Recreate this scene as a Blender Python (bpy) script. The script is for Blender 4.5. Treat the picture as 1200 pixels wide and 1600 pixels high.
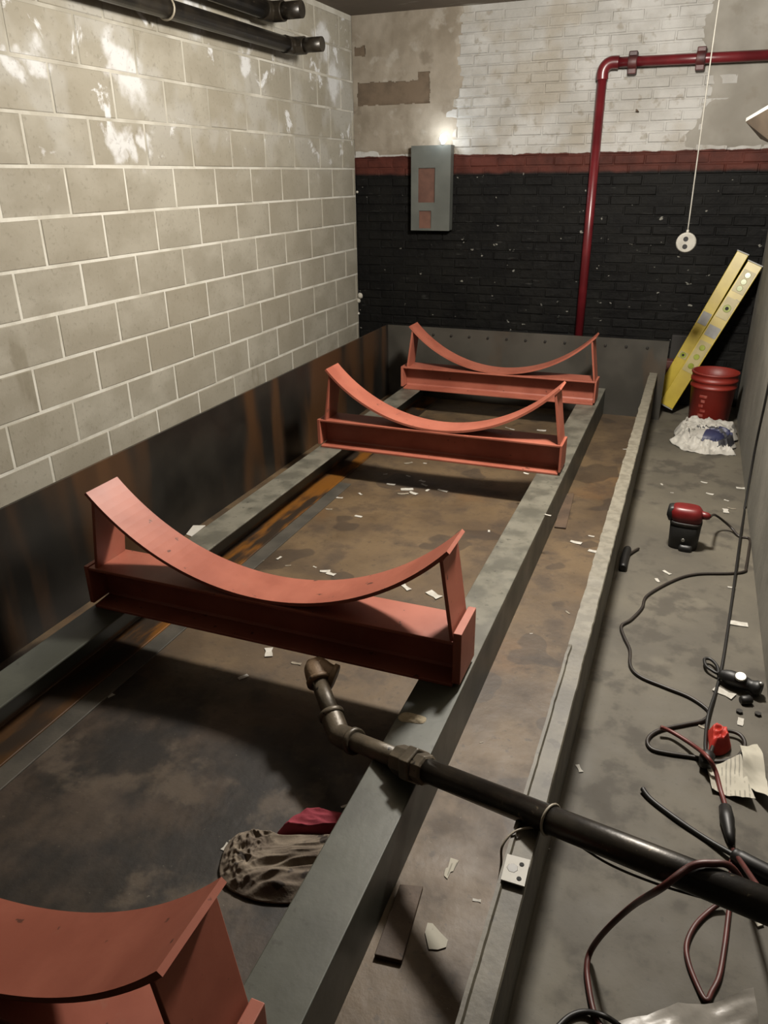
import bpy, bmesh, math, random
from mathutils import Vector, Matrix, noise

for o in list(bpy.data.objects): bpy.data.objects.remove(o)
sc = bpy.context.scene
C = sc.collection
random.seed(7)

# ------------------------------------------------------------------ camera
# rows: camera right / down / forward in world (X right, down, Y into the room)
R = [[0.93099032, 0.01127119, 0.36486983],
     [0.13852554, 0.91385205, -0.38168718],
     [-0.33773911, 0.40589086, 0.84922606]]
FPX = 1183.63                      # focal length in pixels of the 1200x1600 frame
EYE = 1.65                         # eye height above the concrete floor
right = Vector((R[0][0], R[0][2], -R[0][1])).normalized()
fwd = Vector((R[2][0], R[2][2], -R[2][1])).normalized()
up = right.cross(fwd).normalized()
right = fwd.cross(up)
cam = bpy.data.cameras.new('camera'); camo = bpy.data.objects.new('camera', cam); C.objects.link(camo)
cam.sensor_fit = 'VERTICAL'; cam.sensor_height = 36.0; cam.lens = 36.0 * FPX / 1600.0
cam.clip_start = 0.02
camo.matrix_world = Matrix(((right.x, up.x, -fwd.x, 0), (right.y, up.y, -fwd.y, 0), (right.z, up.z, -fwd.z, EYE), (0, 0, 0, 1)))
sc.camera = camo

def ray(x, y):
    c = (x - 600, y - 800, FPX)
    w = [sum(R[k][i] * c[k] for k in range(3)) for i in range(3)]
    return Vector((w[0], w[2], -w[1]))
def onZ(x, y, z=0.0):              # photo pixel -> point on the level z
    r = ray(x, y); p = r * ((z - EYE) / r.z); return Vector((p.x, p.y, z))
def onY(x, y, Y):
    r = ray(x, y); p = r * (Y / r.y); return Vector((p.x, Y, p.z + EYE))
def onX(x, y, X):
    r = ray(x, y); p = r * (X / r.x); return Vector((X, p.y, p.z + EYE))

# ------------------------------------------------------------------ world, lights, exposure
w = bpy.data.worlds.new('world'); sc.world = w; w.use_nodes = True
w.node_tree.nodes['Background'].inputs[0].default_value = (0.02, 0.02, 0.02, 1)
w.node_tree.nodes['Background'].inputs[1].default_value = 0.2
sc.view_settings.view_transform = 'Standard'; sc.view_settings.look = 'None'
sc.view_settings.gamma = 1.0; sc.view_settings.use_curve_mapping = False
sc.view_settings.exposure = 0.0
def lamp(name, loc, power, size, col):
    l = bpy.data.lights.new(name, 'POINT'); l.energy = power; l.shadow_soft_size = size; l.color = col
    o = bpy.data.objects.new(name, l); C.objects.link(o); o.location = loc; return o
LAMP = Vector((-0.30, 3.30, 2.44))
lamp('ceiling_bulb_light', LAMP, 525, 0.14, (1.0, 0.95, 0.87))
GLOW = Vector((-1.915, 6.125, 1.90))
lamp('wall_bulb_light', GLOW + Vector((0, -0.05, 0.02)), 2.4, 0.03, (0.86, 0.94, 1.0))

# ------------------------------------------------------------------ helpers
ALBEDO = 0.50                      # display colours below are scaled to surface albedos
def lin(c):
    return tuple(ALBEDO * ((v / 255) / 12.92 if v / 255 <= 0.04045 else ((v / 255 + 0.055) / 1.055) ** 2.4) for v in c) + (1.0,)

class NT:
    """small wrapper for building procedural materials"""
    def __init__(s, name, rough=0.6, metal=0.0, spec=0.5):
        s.m = bpy.data.materials.new(name); s.m.use_nodes = True
        s.t = s.m.node_tree; s.b = s.t.nodes['Principled BSDF']
        s.b.inputs['Roughness'].default_value = rough; s.b.inputs['Metallic'].default_value = metal
        s.b.inputs['Specular IOR Level'].default_value = spec
        s.pos = s.t.nodes.new('ShaderNodeNewGeometry').outputs['Position']
    def n(s, t): return s.t.nodes.new(t)
    def l(s, a, b): s.t.links.new(a, b)
    def scaled(s, v):
        m = s.n('ShaderNodeVectorMath'); m.operation = 'MULTIPLY'; s.l(s.pos, m.inputs[0]); m.inputs[1].default_value = v; return m.outputs[0]
    def noise(s, scale, detail=4, rough=0.55, stretch=(1, 1, 1), off=0.0, dist=0.0):
        v = s.scaled(stretch)
        if off:
            a = s.n('ShaderNodeVectorMath'); s.l(v, a.inputs[0]); a.inputs[1].default_value = (off, off * 1.7, off * .6); v = a.outputs[0]
        t = s.n('ShaderNodeTexNoise'); s.l(v, t.inputs['Vector'])
        t.inputs['Scale'].default_value = scale; t.inputs['Detail'].default_value = detail
        t.inputs['Roughness'].default_value = rough; t.inputs['Distortion'].default_value = dist
        return t.outputs['Fac']
    def step(s, fac, lo, hi):
        r = s.n('ShaderNodeMapRange'); r.interpolation_type = 'SMOOTHSTEP'; s.l(fac, r.inputs['Value'])
        r.inputs['From Min'].default_value = lo; r.inputs['From Max'].default_value = hi
        return r.outputs[0]
    def math(s, op, a, b=None):
        m = s.n('ShaderNodeMath'); m.operation = op
        for i, x in enumerate((a, b)):
            if x is None: continue
            if isinstance(x, (int, float)): m.inputs[i].default_value = x
            else: s.l(x, m.inputs[i])
        return m.outputs[0]
    def axis(s, k):
        x = s.n('ShaderNodeSeparateXYZ'); s.l(s.pos, x.inputs[0]); return x.outputs[k]
    def mix(s, fac, a, b):
        m = s.n('ShaderNodeMix'); m.data_type = 'RGBA'
        if isinstance(fac, (int, float)): m.inputs[0].default_value = fac
        else: s.l(fac, m.inputs[0])
        for i, x in ((6, a), (7, b)):
            if isinstance(x, tuple): m.inputs[i].default_value = x if len(x) == 4 else lin(x)
            else: s.l(x, m.inputs[i])
        return m.outputs[2]
    def rnd(s):
        return s.n('ShaderNodeObjectInfo').outputs['Random']
    def color(s, c): s.l(c, s.b.inputs['Base Color'])
    def rough(s, f, lo, hi):
        r = s.n('ShaderNodeMapRange'); s.l(f, r.inputs['Value']); r.inputs['To Min'].default_value = lo; r.inputs['To Max'].default_value = hi
        s.l(r.outputs[0], s.b.inputs['Roughness'])
    def bump(s, f, strength, dist=0.01):
        b = s.n('ShaderNodeBump'); b.inputs['Strength'].default_value = strength; b.inputs['Distance'].default_value = dist
        s.l(f, b.inputs['Height']); s.l(b.outputs[0], s.b.inputs['Normal'])

def simple(name, c1, c2=None, scale=8, rough=0.6, metal=0.0, bump=0.0, lo=0.35, hi=0.65, spots=None, sscale=40, sth=0.66, spec=0.5):
    k = NT(name, rough, metal, spec)
    f = k.noise(scale)
    col = k.mix(k.step(f, lo, hi), c1, c2 or c1)
    if spots: col = k.mix(k.step(k.noise(sscale, 2, off=3.1), sth, sth + 0.05), col, spots)
    k.color(col)
    if bump: k.bump(k.noise(scale * 6, 4), bump, 0.004)
    return k.m

class MB:
    """collects shapes for one mesh object"""
    def __init__(s): s.v = []; s.f = []; s.mi = []; s.sm = []
    def add(s, vs, fs, mi=0, smooth=False):
        o = len(s.v); s.v += [Vector(v) for v in vs]
        for f in fs: s.f.append([o + i for i in f]); s.mi.append(mi); s.sm.append(smooth)
        return s
    def box(s, x0, x1, y0, y1, z0, z1, mi=0):
        vs = [(x, y, z) for x in (x0, x1) for y in (y0, y1) for z in (z0, z1)]
        return s.add(vs, [(0, 1, 3, 2), (4, 6, 7, 5), (0, 4, 5, 1), (2, 3, 7, 6), (0, 2, 6, 4), (1, 5, 7, 3)], mi)
    def obox(s, c, ax, ay, az, mi=0):          # oriented box: centre and half-axis vectors
        vs = [Vector(c) + i * ax + j * ay + k * az for i in (-1, 1) for j in (-1, 1) for k in (-1, 1)]
        return s.add(vs, [(0, 1, 3, 2), (4, 6, 7, 5), (0, 4, 5, 1), (2, 3, 7, 6), (0, 2, 6, 4), (1, 5, 7, 3)], mi)
    def prism(s, prof, a, b, axis='x', mi=0):  # profile of 2D points extruded from a to b
        n = len(prof)
        def pt(p, t):
            return (t, p[0], p[1]) if axis == 'x' else ((p[0], t, p[1]) if axis == 'y' else (p[0], p[1], t))
        vs = [pt(p, a) for p in prof] + [pt(p, b) for p in prof]
        fs = [(i, (i + 1) % n, n + (i + 1) % n, n + i) for i in range(n)] + [tuple(reversed(range(n))), tuple(range(n, 2 * n))]
        return s.add(vs, fs, mi)
    def tube(s, pts, rad, seg=12, cap=True, mi=0, closed=False):
        pts = [Vector(p) for p in pts]; n = len(pts)
        rads = rad if isinstance(rad, (list, tuple)) else [rad] * n
        vs = []; prev = None
        for i, p in enumerate(pts):
            if closed: t = pts[(i + 1) % n] - pts[i - 1]
            else: t = pts[min(i + 1, n - 1)] - pts[max(i - 1, 0)]
            t.normalize()
            if prev is None:
                a = Vector((0, 0, 1)) if abs(t.z) < 0.9 else Vector((1, 0, 0))
                u = t.cross(a).normalized()
            else:
                u = (prev - t * prev.dot(t)).normalized()
            prev = u; v = t.cross(u)
            vs += [p + rads[i] * (math.cos(2 * math.pi * k / seg) * u + math.sin(2 * math.pi * k / seg) * v) for k in range(seg)]
        fs = []
        for i in range(n if closed else n - 1):
            j = (i + 1) % n
            for k in range(seg):
                fs.append((i * seg + k, i * seg + (k + 1) % seg, j * seg + (k + 1) % seg, j * seg + k))
        s.add(vs, fs, mi, True)
        if cap and not closed:
            o = len(s.v) - n * seg
            for f in (list(reversed(range(seg))), list(range((n - 1) * seg, n * seg))):
                s.f.append([o + i for i in f]); s.mi.append(mi); s.sm.append(False)
        return s
    def lathe(s, c, prof, axis=Vector((0, 0, 1)), seg=24, mi=0, ang0=0.0, smooth=True):   # prof: (radius, height) along the axis
        axis = Vector(axis).normalized(); a = Vector((0, 0, 1)) if abs(axis.z) < .9 else Vector((1, 0, 0))
        u = axis.cross(a).normalized(); v = axis.cross(u); c = Vector(c); vs = []
        for r, h in prof:
            vs += [c + axis * h + r * (math.cos(ang0 + 2 * math.pi * k / seg) * u + math.sin(ang0 + 2 * math.pi * k / seg) * v) for k in range(seg)]
        fs = []
        for i in range(len(prof) - 1):
            for k in range(seg): fs.append((i * seg + k, i * seg + (k + 1) % seg, (i + 1) * seg + (k + 1) % seg, (i + 1) * seg + k))
        s.add(vs, fs, mi, smooth)
        o = len(s.v) - len(vs)
        for f in (list(reversed(range(seg))), list(range((len(prof) - 1) * seg, len(prof) * seg))):
            s.f.append([o + i for i in f]); s.mi.append(mi); s.sm.append(False)
        return s
    def mesh(s, name):
        me = bpy.data.meshes.new(name); me.from_pydata([tuple(v) for v in s.v], [], s.f)
        for p, mi, sm in zip(me.polygons, s.mi, s.sm): p.material_index = mi; p.use_smooth = sm
        bm = bmesh.new(); bm.from_mesh(me); bmesh.ops.recalc_face_normals(bm, faces=bm.faces); bm.to_mesh(me); bm.free()
        return me
    def build(s, name, mats, parent=None, bevel=0.0, seg=2):
        me = s.mesh(name)
        for m in (mats if isinstance(mats, (list, tuple)) else [mats]): me.materials.append(m)
        o = bpy.data.objects.new(name, me); C.objects.link(o)
        if parent is not None:
            o.parent = parent
            o.matrix_parent_inverse = Matrix.Translation(parent.location).inverted() if not parent.get('_rot') else parent.matrix_basis.inverted()
        if bevel:
            b = o.modifiers.new('bevel', 'BEVEL'); b.width = bevel; b.segments = seg; b.limit_method = 'ANGLE'; b.angle_limit = 0.6
        return o

def tag(o, label, cat, group=None, kind=None):
    if label: o['label'] = label
    if cat: o['category'] = cat
    if group: o['group'] = group
    if kind: o['kind'] = kind
    return o
def empty(name, loc):
    o = bpy.data.objects.new(name, None); C.objects.link(o); o.location = loc; o.empty_display_size = 0.1; return o
def copy_tree(o, parent=None):
    c = o.copy(); C.objects.link(c); c.parent = parent
    if parent is not None: c.matrix_parent_inverse = o.matrix_parent_inverse.copy()
    for ch in [x for x in C.objects if x.parent == o]: copy_tree(ch, c)
    return c
def spline(pts, n=8, closed=False):
    pts = [Vector(p) for p in pts]; out = []; m = len(pts)
    rng = range(m if closed else m - 1)
    for i in rng:
        g = (lambda k: pts[k % m]) if closed else (lambda k: pts[max(0, min(m - 1, k))])
        p0, p1, p2, p3 = g(i - 1), g(i), g(i + 1), g(i + 2)
        for k in range(n):
            t = k / n
            out.append(0.5 * ((2 * p1) + (p2 - p0) * t + (2 * p0 - 5 * p1 + 4 * p2 - p3) * t * t + (3 * p1 - p0 - 3 * p2 + p3) * t ** 3))
    if not closed: out.append(pts[-1])
    return out

# ------------------------------------------------------------------ room dimensions
XL, XR, YB, YF, ZC = -2.68, 0.436, 6.2, -1.8, 2.755

# ------------------------------------------------------------------ materials of the setting
k = NT('concrete_floor', 0.75)
f1 = k.noise(1.6, 5); f2 = k.noise(7, 5, off=2.0); f3 = k.noise(60, 3)
col = k.mix(k.step(f1, 0.35, 0.65), (94, 88, 76), (114, 107, 92))
col = k.mix(k.math('MULTIPLY', k.step(f2, 0.53, 0.64), 0.75), col, (76, 70, 60))
col = k.mix(k.math('MULTIPLY', k.step(k.noise(3.2, 3, off=7.0), 0.6, 0.68), 0.5), col, (128, 121, 105))
col = k.mix(k.math('MULTIPLY', k.step(f3, 0.6, 0.75), 0.4), col, (70, 66, 58))
k.color(col); k.bump(k.noise(35, 6), 0.25, 0.004); k.rough(f2, 0.55, 0.9); M_FLOOR = k.m

k = NT('concrete_block', 0.85)
zz = k.axis(2)
f1 = k.noise(3.5, 4, stretch=(1, 1, 1.6)); f2 = k.noise(55, 4)
col = k.mix(k.step(f1, 0.36, 0.64), (164, 157, 140), (182, 176, 160))
col = k.mix(k.math('MULTIPLY', k.rnd(), 0.5), col, (160, 151, 131))
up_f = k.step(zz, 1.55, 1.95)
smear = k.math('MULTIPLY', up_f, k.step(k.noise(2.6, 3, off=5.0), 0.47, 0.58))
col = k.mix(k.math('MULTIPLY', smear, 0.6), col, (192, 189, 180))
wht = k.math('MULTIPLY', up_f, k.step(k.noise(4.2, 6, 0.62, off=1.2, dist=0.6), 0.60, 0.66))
nz_ = k.n('ShaderNodeTexNoise'); k.l(k.pos, nz_.inputs['Vector']); nz_.inputs['Scale'].default_value = 9; nz_.inputs['Detail'].default_value = 5
of_ = k.n('ShaderNodeVectorMath'); of_.operation = 'MULTIPLY_ADD'; k.l(nz_.outputs['Color'], of_.inputs[0]); of_.inputs[1].default_value = (0, .28, .28); k.l(k.pos, of_.inputs[2])
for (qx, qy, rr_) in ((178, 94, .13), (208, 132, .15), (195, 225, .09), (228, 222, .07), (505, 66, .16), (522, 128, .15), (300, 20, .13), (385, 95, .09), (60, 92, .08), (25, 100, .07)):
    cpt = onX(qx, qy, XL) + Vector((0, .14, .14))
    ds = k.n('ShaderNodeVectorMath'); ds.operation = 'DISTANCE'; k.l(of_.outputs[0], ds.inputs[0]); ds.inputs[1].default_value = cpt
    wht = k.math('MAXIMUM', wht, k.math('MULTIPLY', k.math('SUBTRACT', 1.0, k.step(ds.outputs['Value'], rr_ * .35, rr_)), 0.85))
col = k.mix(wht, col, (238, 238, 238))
col = k.mix(k.math('MULTIPLY', k.step(f2, 0.56, 0.72), 0.35), col, (120, 112, 96))
col = k.mix(k.math('MULTIPLY', k.step(k.noise(5, 4, stretch=(1, 1, .35), off=9.0), 0.64, 0.74), 0.5), col, (128, 118, 96))
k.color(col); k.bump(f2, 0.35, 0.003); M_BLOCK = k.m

k = NT('block_mortar', 0.9)
zz = k.axis(2)
col = k.mix(k.step(k.noise(5, 4), 0.35, 0.6), (212, 207, 192), (238, 234, 222))
col = k.mix(k.math('MULTIPLY', k.step(zz, 1.66, 1.78), k.math('ADD', 0.35, k.math('MULTIPLY', 0.6, k.step(k.noise(2.2, 3, off=4), 0.42, 0.6)))), col, (168, 162, 146))
k.color(col); k.bump(k.noise(70, 4), 0.5, 0.004); M_MORTAR = k.m

def brick_paint(name, dark=0.0):
    k = NT(name, 0.55, 0.0, 0.16)
    z = k.axis(2); x = k.axis(0)
    wob = k.math('MULTIPLY', k.math('SUBTRACT', k.noise(9, 4), 0.5), 0.035)
    slope = k.math('MULTIPLY', x, 0.0)
    zz = k.math('ADD', z, wob)
    wf = k.noise(3.0, 4, off=1.0)
    white = k.mix(k.step(wf, 0.36, 0.62), (188, 185, 178), (212, 210, 205))
    white = k.mix(k.math('MULTIPLY', k.step(k.noise(14, 5, off=4.4), 0.58, 0.7), 0.55), white, (150, 140, 122))
    white = k.mix(k.math('MULTIPLY', k.step(k.noise(1.7, 3, off=6.6), 0.56, 0.66), 0.5), white, (170, 158, 136))
    red = k.mix(k.step(k.noise(5, 4, off=2.0), 0.35, 0.65), (76, 38, 30), (100, 52, 42))
    blk = k.mix(k.step(k.noise(4, 4, off=3.0), 0.35, 0.65), (11, 10, 9), (22, 21, 18))
    chips = k.step(k.noise(17, 3, 0.5, stretch=(1, 1, 1.5), off=8.0), 0.72, 0.735)
    blk = k.mix(k.math('MULTIPLY', chips, 0.75), blk, (170, 168, 158))
    scr = k.step(k.noise(7, 4, 0.6, stretch=(1, 1, 9), off=11.0), 0.66, 0.72)
    blk = k.mix(k.math('MULTIPLY', scr, 0.35), blk, (92, 92, 88))
    col = k.mix(k.step(zz, 1.645, 1.675), blk, red)
    col = k.mix(k.step(zz, 1.785, 1.792), col, white)
    k.color(col); k.bump(k.noise(20, 5), 0.7, 0.010)
    r = k.step(zz, 1.64, 1.68); k.rough(r, 0.72, 0.7)
    return k.m
M_BRICK = brick_paint('painted_brick')

k = NT('plaster', 0.8)
col = k.mix(k.step(k.noise(3.2, 5), 0.35, 0.65), (146, 134, 116), (172, 161, 144))
col = k.mix(k.math('MULTIPLY', k.step(k.noise(9, 5, off=3), 0.56, 0.7), 0.6), col, (190, 183, 170))
col = k.mix(k.math('MULTIPLY', k.step(k.noise(6, 4, off=8), 0.6, 0.72), 0.6), col, (122, 108, 90))
k.color(col); k.bump(k.noise(18, 6), 0.5, 0.008); M_PLASTER = k.m
M_BAREPATCH = simple('bare_patch', (104, 88, 70), (124, 106, 86), 8, 0.9, bump=0.4)
k = NT('smooth_patch', 0.75)
col = k.mix(k.step(k.noise(2.4, 4), 0.35, 0.65), (146, 140, 128), (168, 163, 152))
k.color(k.mix(k.math('MULTIPLY', k.step(k.noise(7, 5, off=5), 0.56, 0.7), 0.5), col, (132, 122, 106))); k.bump(k.noise(14, 5), 0.35, 0.006); M_SMOOTH = k.m

k = NT('right_wall', 0.8)
col = k.mix(k.step(k.noise(2.0, 5), 0.35, 0.65), (122, 118, 106), (148, 143, 130))
col = k.mix(k.math('MULTIPLY', k.step(k.noise(9, 5, off=2), 0.56, 0.7), 0.5), col, (104, 98, 86))
k.color(col); k.bump(k.noise(22, 6), 0.5, 0.006); M_WALLR = k.m
k = NT('ceiling', 0.85)
col = k.mix(k.step(k.noise(1.6, 4), 0.35, 0.65), (110, 95, 78), (134, 118, 98))
col = k.mix(k.step(k.noise(1.3, 3, stretch=(1, 2.2, 1), off=4.2), 0.57, 0.63), col, (196, 188, 172))
k.color(col); k.bump(k.noise(12, 5), 0.4, 0.01); M_CEIL = k.m

# steels
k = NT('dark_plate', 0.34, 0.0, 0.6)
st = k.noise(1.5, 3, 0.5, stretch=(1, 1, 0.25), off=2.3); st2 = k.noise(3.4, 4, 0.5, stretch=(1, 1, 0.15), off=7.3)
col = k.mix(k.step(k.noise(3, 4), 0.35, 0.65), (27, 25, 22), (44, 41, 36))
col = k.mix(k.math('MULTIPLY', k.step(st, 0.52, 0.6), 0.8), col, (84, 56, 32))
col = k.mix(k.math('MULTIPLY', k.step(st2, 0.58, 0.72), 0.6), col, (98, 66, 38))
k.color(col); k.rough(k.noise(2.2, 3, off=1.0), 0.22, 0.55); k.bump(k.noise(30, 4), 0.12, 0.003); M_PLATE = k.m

k = NT('back_plate', 0.45, 0.0, 0.5)
col = k.mix(k.step(k.noise(2.5, 4), 0.35, 0.65), (66, 63, 56), (88, 84, 76))
col = k.mix(k.math('MULTIPLY', k.step(k.noise(6, 4, stretch=(1, 1, .3), off=3), 0.58, 0.68), 0.4), col, (92, 72, 52))
k.color(col); k.bump(k.noise(30, 4), 0.12, 0.003); M_BACKPL = k.m

k = NT('tray_floor', 0.6, 0.0, 0.5)
x = k.axis(0); y = k.axis(1)
n1 = k.noise(2.1, 5, 0.6); n2 = k.noise(6.5, 5, 0.6, off=3.0); n3 = k.noise(42, 4, off=1.0)
col = k.mix(k.step(n1, 0.36, 0.64), (92, 74, 53), (122, 100, 71))
col = k.mix(k.math('MULTIPLY', k.step(k.noise(1.6, 4, off=5.5), 0.56, 0.68), 0.5), col, (120, 84, 46))
col = k.mix(k.math('MULTIPLY', k.step(n2, 0.5, 0.68), 0.55), col, (62, 48, 36))
col = k.mix(k.math('MULTIPLY', k.step(k.noise(4.0, 2, 0.4, off=9.0), 0.62, 0.64), 0.55), col, (54, 43, 34))
# soot and oil plus painted saddle shade on the near tray between the rails
soot_shade = k.math('MULTIPLY', k.math('SUBTRACT', 1.0, k.step(k.math('ADD', y, k.math('MULTIPLY', n1, 0.5)), 1.85, 2.2)), k.math('SUBTRACT', 1.0, k.step(x, -0.72, -0.56)))
dirt_shade = k.mix(k.step(k.noise(4.5, 5, 0.6, stretch=(1, .7, 1), off=6.0), 0.4, 0.64), (18, 15, 13), (76, 63, 52))
dirt_shade = k.mix(k.math('MULTIPLY', k.step(k.noise(3.2, 5, 0.6, off=12.0), 0.54, 0.64), 0.8), dirt_shade, (98, 85, 71))
col = k.mix(k.math('MULTIPLY', soot_shade, 0.94), col, dirt_shade)
col = k.mix(k.math('MULTIPLY', k.step(n3, 0.6, 0.72), 0.45), col, (44, 36, 30))
col = k.mix(k.math('MULTIPLY', k.step(k.noise(90, 2, off=4), 0.72, 0.78), 0.35), col, (170, 158, 140))
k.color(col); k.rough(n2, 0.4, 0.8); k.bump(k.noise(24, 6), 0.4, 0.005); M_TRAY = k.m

k = NT('kerb_steel', 0.6, 0.0, 0.5)
y = k.axis(1); z = k.axis(2)
rough_grey = k.mix(k.step(k.noise(30, 5), 0.38, 0.62), (120, 114, 99), (140, 134, 118))
plain = k.mix(k.step(k.noise(8, 5), 0.35, 0.65), (88, 82, 68), (122, 115, 98))
plain = k.mix(k.math('MULTIPLY', k.step(k.noise(22, 4, off=3), 0.58, 0.66), 0.6), plain, (62, 52, 42))
col = k.mix(k.step(k.math('ADD', y, k.math('MULTIPLY', k.noise(8, 3), 0.3)), 2.1, 2.25), plain, rough_grey)
side = k.step(z, 0.31, 0.325)
col = k.mix(side, plain, col)          # the rough cut is only on the flange
k.color(col); k.bump(k.noise(38, 4), 0.3, 0.004); M_KERB = k.m

k = NT('rail_steel', 0.45, 0.0, 0.5)
y = k.axis(1); z = k.axis(2); x = k.axis(0)
g = k.mix(k.step(k.noise(3.5, 4), 0.35, 0.65), (70, 72, 63), (92, 94, 83))
dust = k.mix(k.step(k.noise(9, 5), 0.38, 0.62), (104, 101, 90), (140, 136, 122))
col = k.mix(k.math('MULTIPLY', k.step(k.math('ADD', y, k.math('MULTIPLY', k.noise(5, 4), 0.3)), 1.95, 2.15), 0.85), g, dust)
col = k.mix(k.math('MULTIPLY', k.step(k.noise(30, 4, off=2), 0.6, 0.7), 0.6), col, (58, 55, 47))
col = k.mix(k.step(z, 0.17, 0.19), g, col)          # dust lies on the top only
low = k.math('MULTIPLY', k.math('SUBTRACT', 1.0, k.step(z, 0.03, 0.04)), k.math('SUBTRACT', 1.0, k.step(x, -1.0, -0.9)))
col = k.mix(low, col, k.mix(k.math('MULTIPLY', k.math('SUBTRACT', 1.0, k.step(k.noise(14, 4, stretch=(1, .2, 1)), 0.40, 0.58)), k.math('ADD', 0.3, k.math('MULTIPLY', 0.7, k.step(y, 1.8, 2.1)))), (58, 46, 35), (138, 88, 30)))
k.color(col); k.rough(k.noise(6, 4, off=5), 0.3, 0.6); k.bump(k.noise(40, 5), 0.15, 0.003); M_RAIL = k.m

k = NT('red_primer', 0.5, 0.0, 0.45)
col = k.mix(k.step(k.noise(4, 4), 0.35, 0.65), (178, 98, 77), (200, 117, 94))
col = k.mix(k.math('MULTIPLY', k.step(k.noise(26, 3, off=3), 0.68, 0.71), 0.75), col, (76, 46, 36))
col = k.mix(k.math('MULTIPLY', k.step(k.noise(9, 5, 0.65, off=8), 0.62, 0.7), 0.4), col, (184, 126, 104))
k.color(col); k.rough(k.noise(5, 3, off=2), 0.38, 0.6); k.bump(k.noise(50, 4), 0.12, 0.002); M_PRIMER = k.m

M_BLACKPIPE = simple('black_pipe', (32, 28, 24), (62, 55, 45), 9, 0.36, 0.35, 0.15, spots=(110, 98, 80), sscale=60, sth=0.68)
M_FITTING = simple('fitting_iron', (92, 83, 69), (122, 110, 92), 12, 0.45, 0.2, 0.3, spots=(40, 34, 28))
M_RUSTYCAP = simple('rusty_fitting', (140, 114, 86), (170, 142, 112), 14, 0.6, 0.15, 0.4, spots=(60, 44, 32))
M_REDPIPE = simple('red_paint', (100, 26, 32), (122, 36, 42), 5, 0.32, 0.0, 0.08)
M_REDCLAMP = simple('dark_red_paint', (62, 26, 26), (92, 36, 34), 9, 0.55, 0.0, 0.2)
M_PANEL = simple('panel_grey', (100, 103, 98), (114, 117, 111), 4, 0.42, 0.0, 0.05)
M_COPPER = simple('panel_inside', (104, 70, 58), (134, 94, 78), 6, 0.5)
M_BLACK = simple('black_rubber', (16, 14, 12), (28, 25, 22), 20, 0.5)
M_CORDBROWN = simple('dark_cord', (38, 30, 24), (52, 42, 34), 30, 0.5)
M_REDCORD = simple('red_cord', (112, 44, 38), (136, 58, 50), 22, 0.5)
M_DARKREDCORD = simple('dark_red_cord', (86, 38, 32), (106, 46, 40), 22, 0.5)
M_WHITEWIRE = simple('pale_wire', (170, 160, 140), (190, 180, 160), 30, 0.5)
M_WHITE = simple('white_paint', (214, 210, 200), (228, 225, 216), 10, 0.6)
M_CHIP = simple('chip_white', (205, 200, 188), (230, 226, 216), 40, 0.7)
M_CHIPD = simple('chip_tan', (150, 140, 122), (180, 170, 150), 40, 0.7)
M_DULLWHITE = simple('dull_white', (150, 146, 136), (166, 162, 152), 20, 0.6)
M_DARKHOLE = simple('dark_hole', (10, 9, 8), (14, 13, 12), 5, 0.8)
M_BOLT = simple('bolt_dark', (34, 30, 26), (48, 42, 36), 12, 0.6, 0.2)
M_RUST = simple('rust_strip', (84, 66, 50), (106, 84, 64), 9, 0.7, 0.0, 0.4, spots=(58, 44, 34))
M_GREYSTRIP = simple('grey_strip', (74, 70, 62), (94, 88, 78), 7, 0.6, 0.0, 0.3)
M_YELLOW = simple('level_yellow', (186, 160, 22), (206, 180, 40), 7, 0.4, spots=(130, 116, 50), sscale=30, sth=0.7)
M_YELLOWD = simple('level_pale', (170, 152, 84), (186, 170, 104), 9, 0.45)
M_GREY = simple('grey_label', (130, 128, 124), (150, 148, 142), 14, 0.5)
M_VIAL = simple('vial_green', (150, 160, 60), (176, 186, 84), 10, 0.2)
M_BUCKET = simple('bucket_red', (138, 36, 24), (156, 46, 32), 4, 0.5)
M_PRINT = simple('bucket_print', (178, 96, 84), (160, 60, 48), 30, 0.5, lo=0.45, hi=0.55)
M_SACK = simple('sack_white', (196, 192, 182), (216, 212, 202), 9, 0.6, bump=0.4, spots=(120, 116, 108), sscale=14, sth=0.64)
M_SACKBLUE = simple('sack_blue', (52, 56, 92), (66, 70, 108), 9, 0.5, bump=0.3)
M_SACKDARK = simple('sack_inside', (34, 34, 40), (52, 52, 58), 9, 0.7)
M_RAG = simple('rag_grey', (118, 104, 90), (150, 136, 118), 14, 0.9, bump=0.5, spots=(70, 60, 52), sscale=18, sth=0.62)
M_RAGPINK = simple('rag_pink', (150, 42, 60), (176, 62, 78), 10, 0.9, bump=0.4)
M_REDCLOTH = simple('bright_red_cloth', (206, 42, 28), (232, 62, 40), 14, 0.6, bump=0.2)
M_PAPER = simple('paper_cream', (206, 200, 182), (222, 216, 198), 6, 0.8, bump=0.15)
M_PLASTIC = simple('film_white', (168, 162, 152), (196, 190, 180), 5, 0.4, bump=0.3)
M_TOOLRED = simple('tool_red', (112, 20, 22), (130, 28, 28), 9, 0.4)
M_TOOLBLACK = simple('tool_black', (24, 24, 23), (38, 37, 35), 12, 0.5, bump=0.1)
M_CHROME = simple('bright_metal', (190, 188, 180), (206, 204, 198), 9, 0.25, 0.7)
M_WOODB = simple('brown_board', (96, 82, 66), (112, 96, 78), 7, 0.7)
M_DARKBOX = simple('dark_box', (34, 31, 27), (46, 42, 37), 6, 0.7)
M_REDBROWN = simple('red_brown', (74, 36, 30), (92, 46, 38), 6, 0.7)
k = NT('printed_paper', 0.8)
tx = k.n('ShaderNodeTexWave'); tx.wave_type = 'BANDS'; tx.bands_direction = 'X'
k.l(k.scaled((0.8, 0.5, 0)), tx.inputs['Vector']); tx.inputs['Scale'].default_value = 34; tx.inputs['Distortion'].default_value = 1.2
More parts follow.
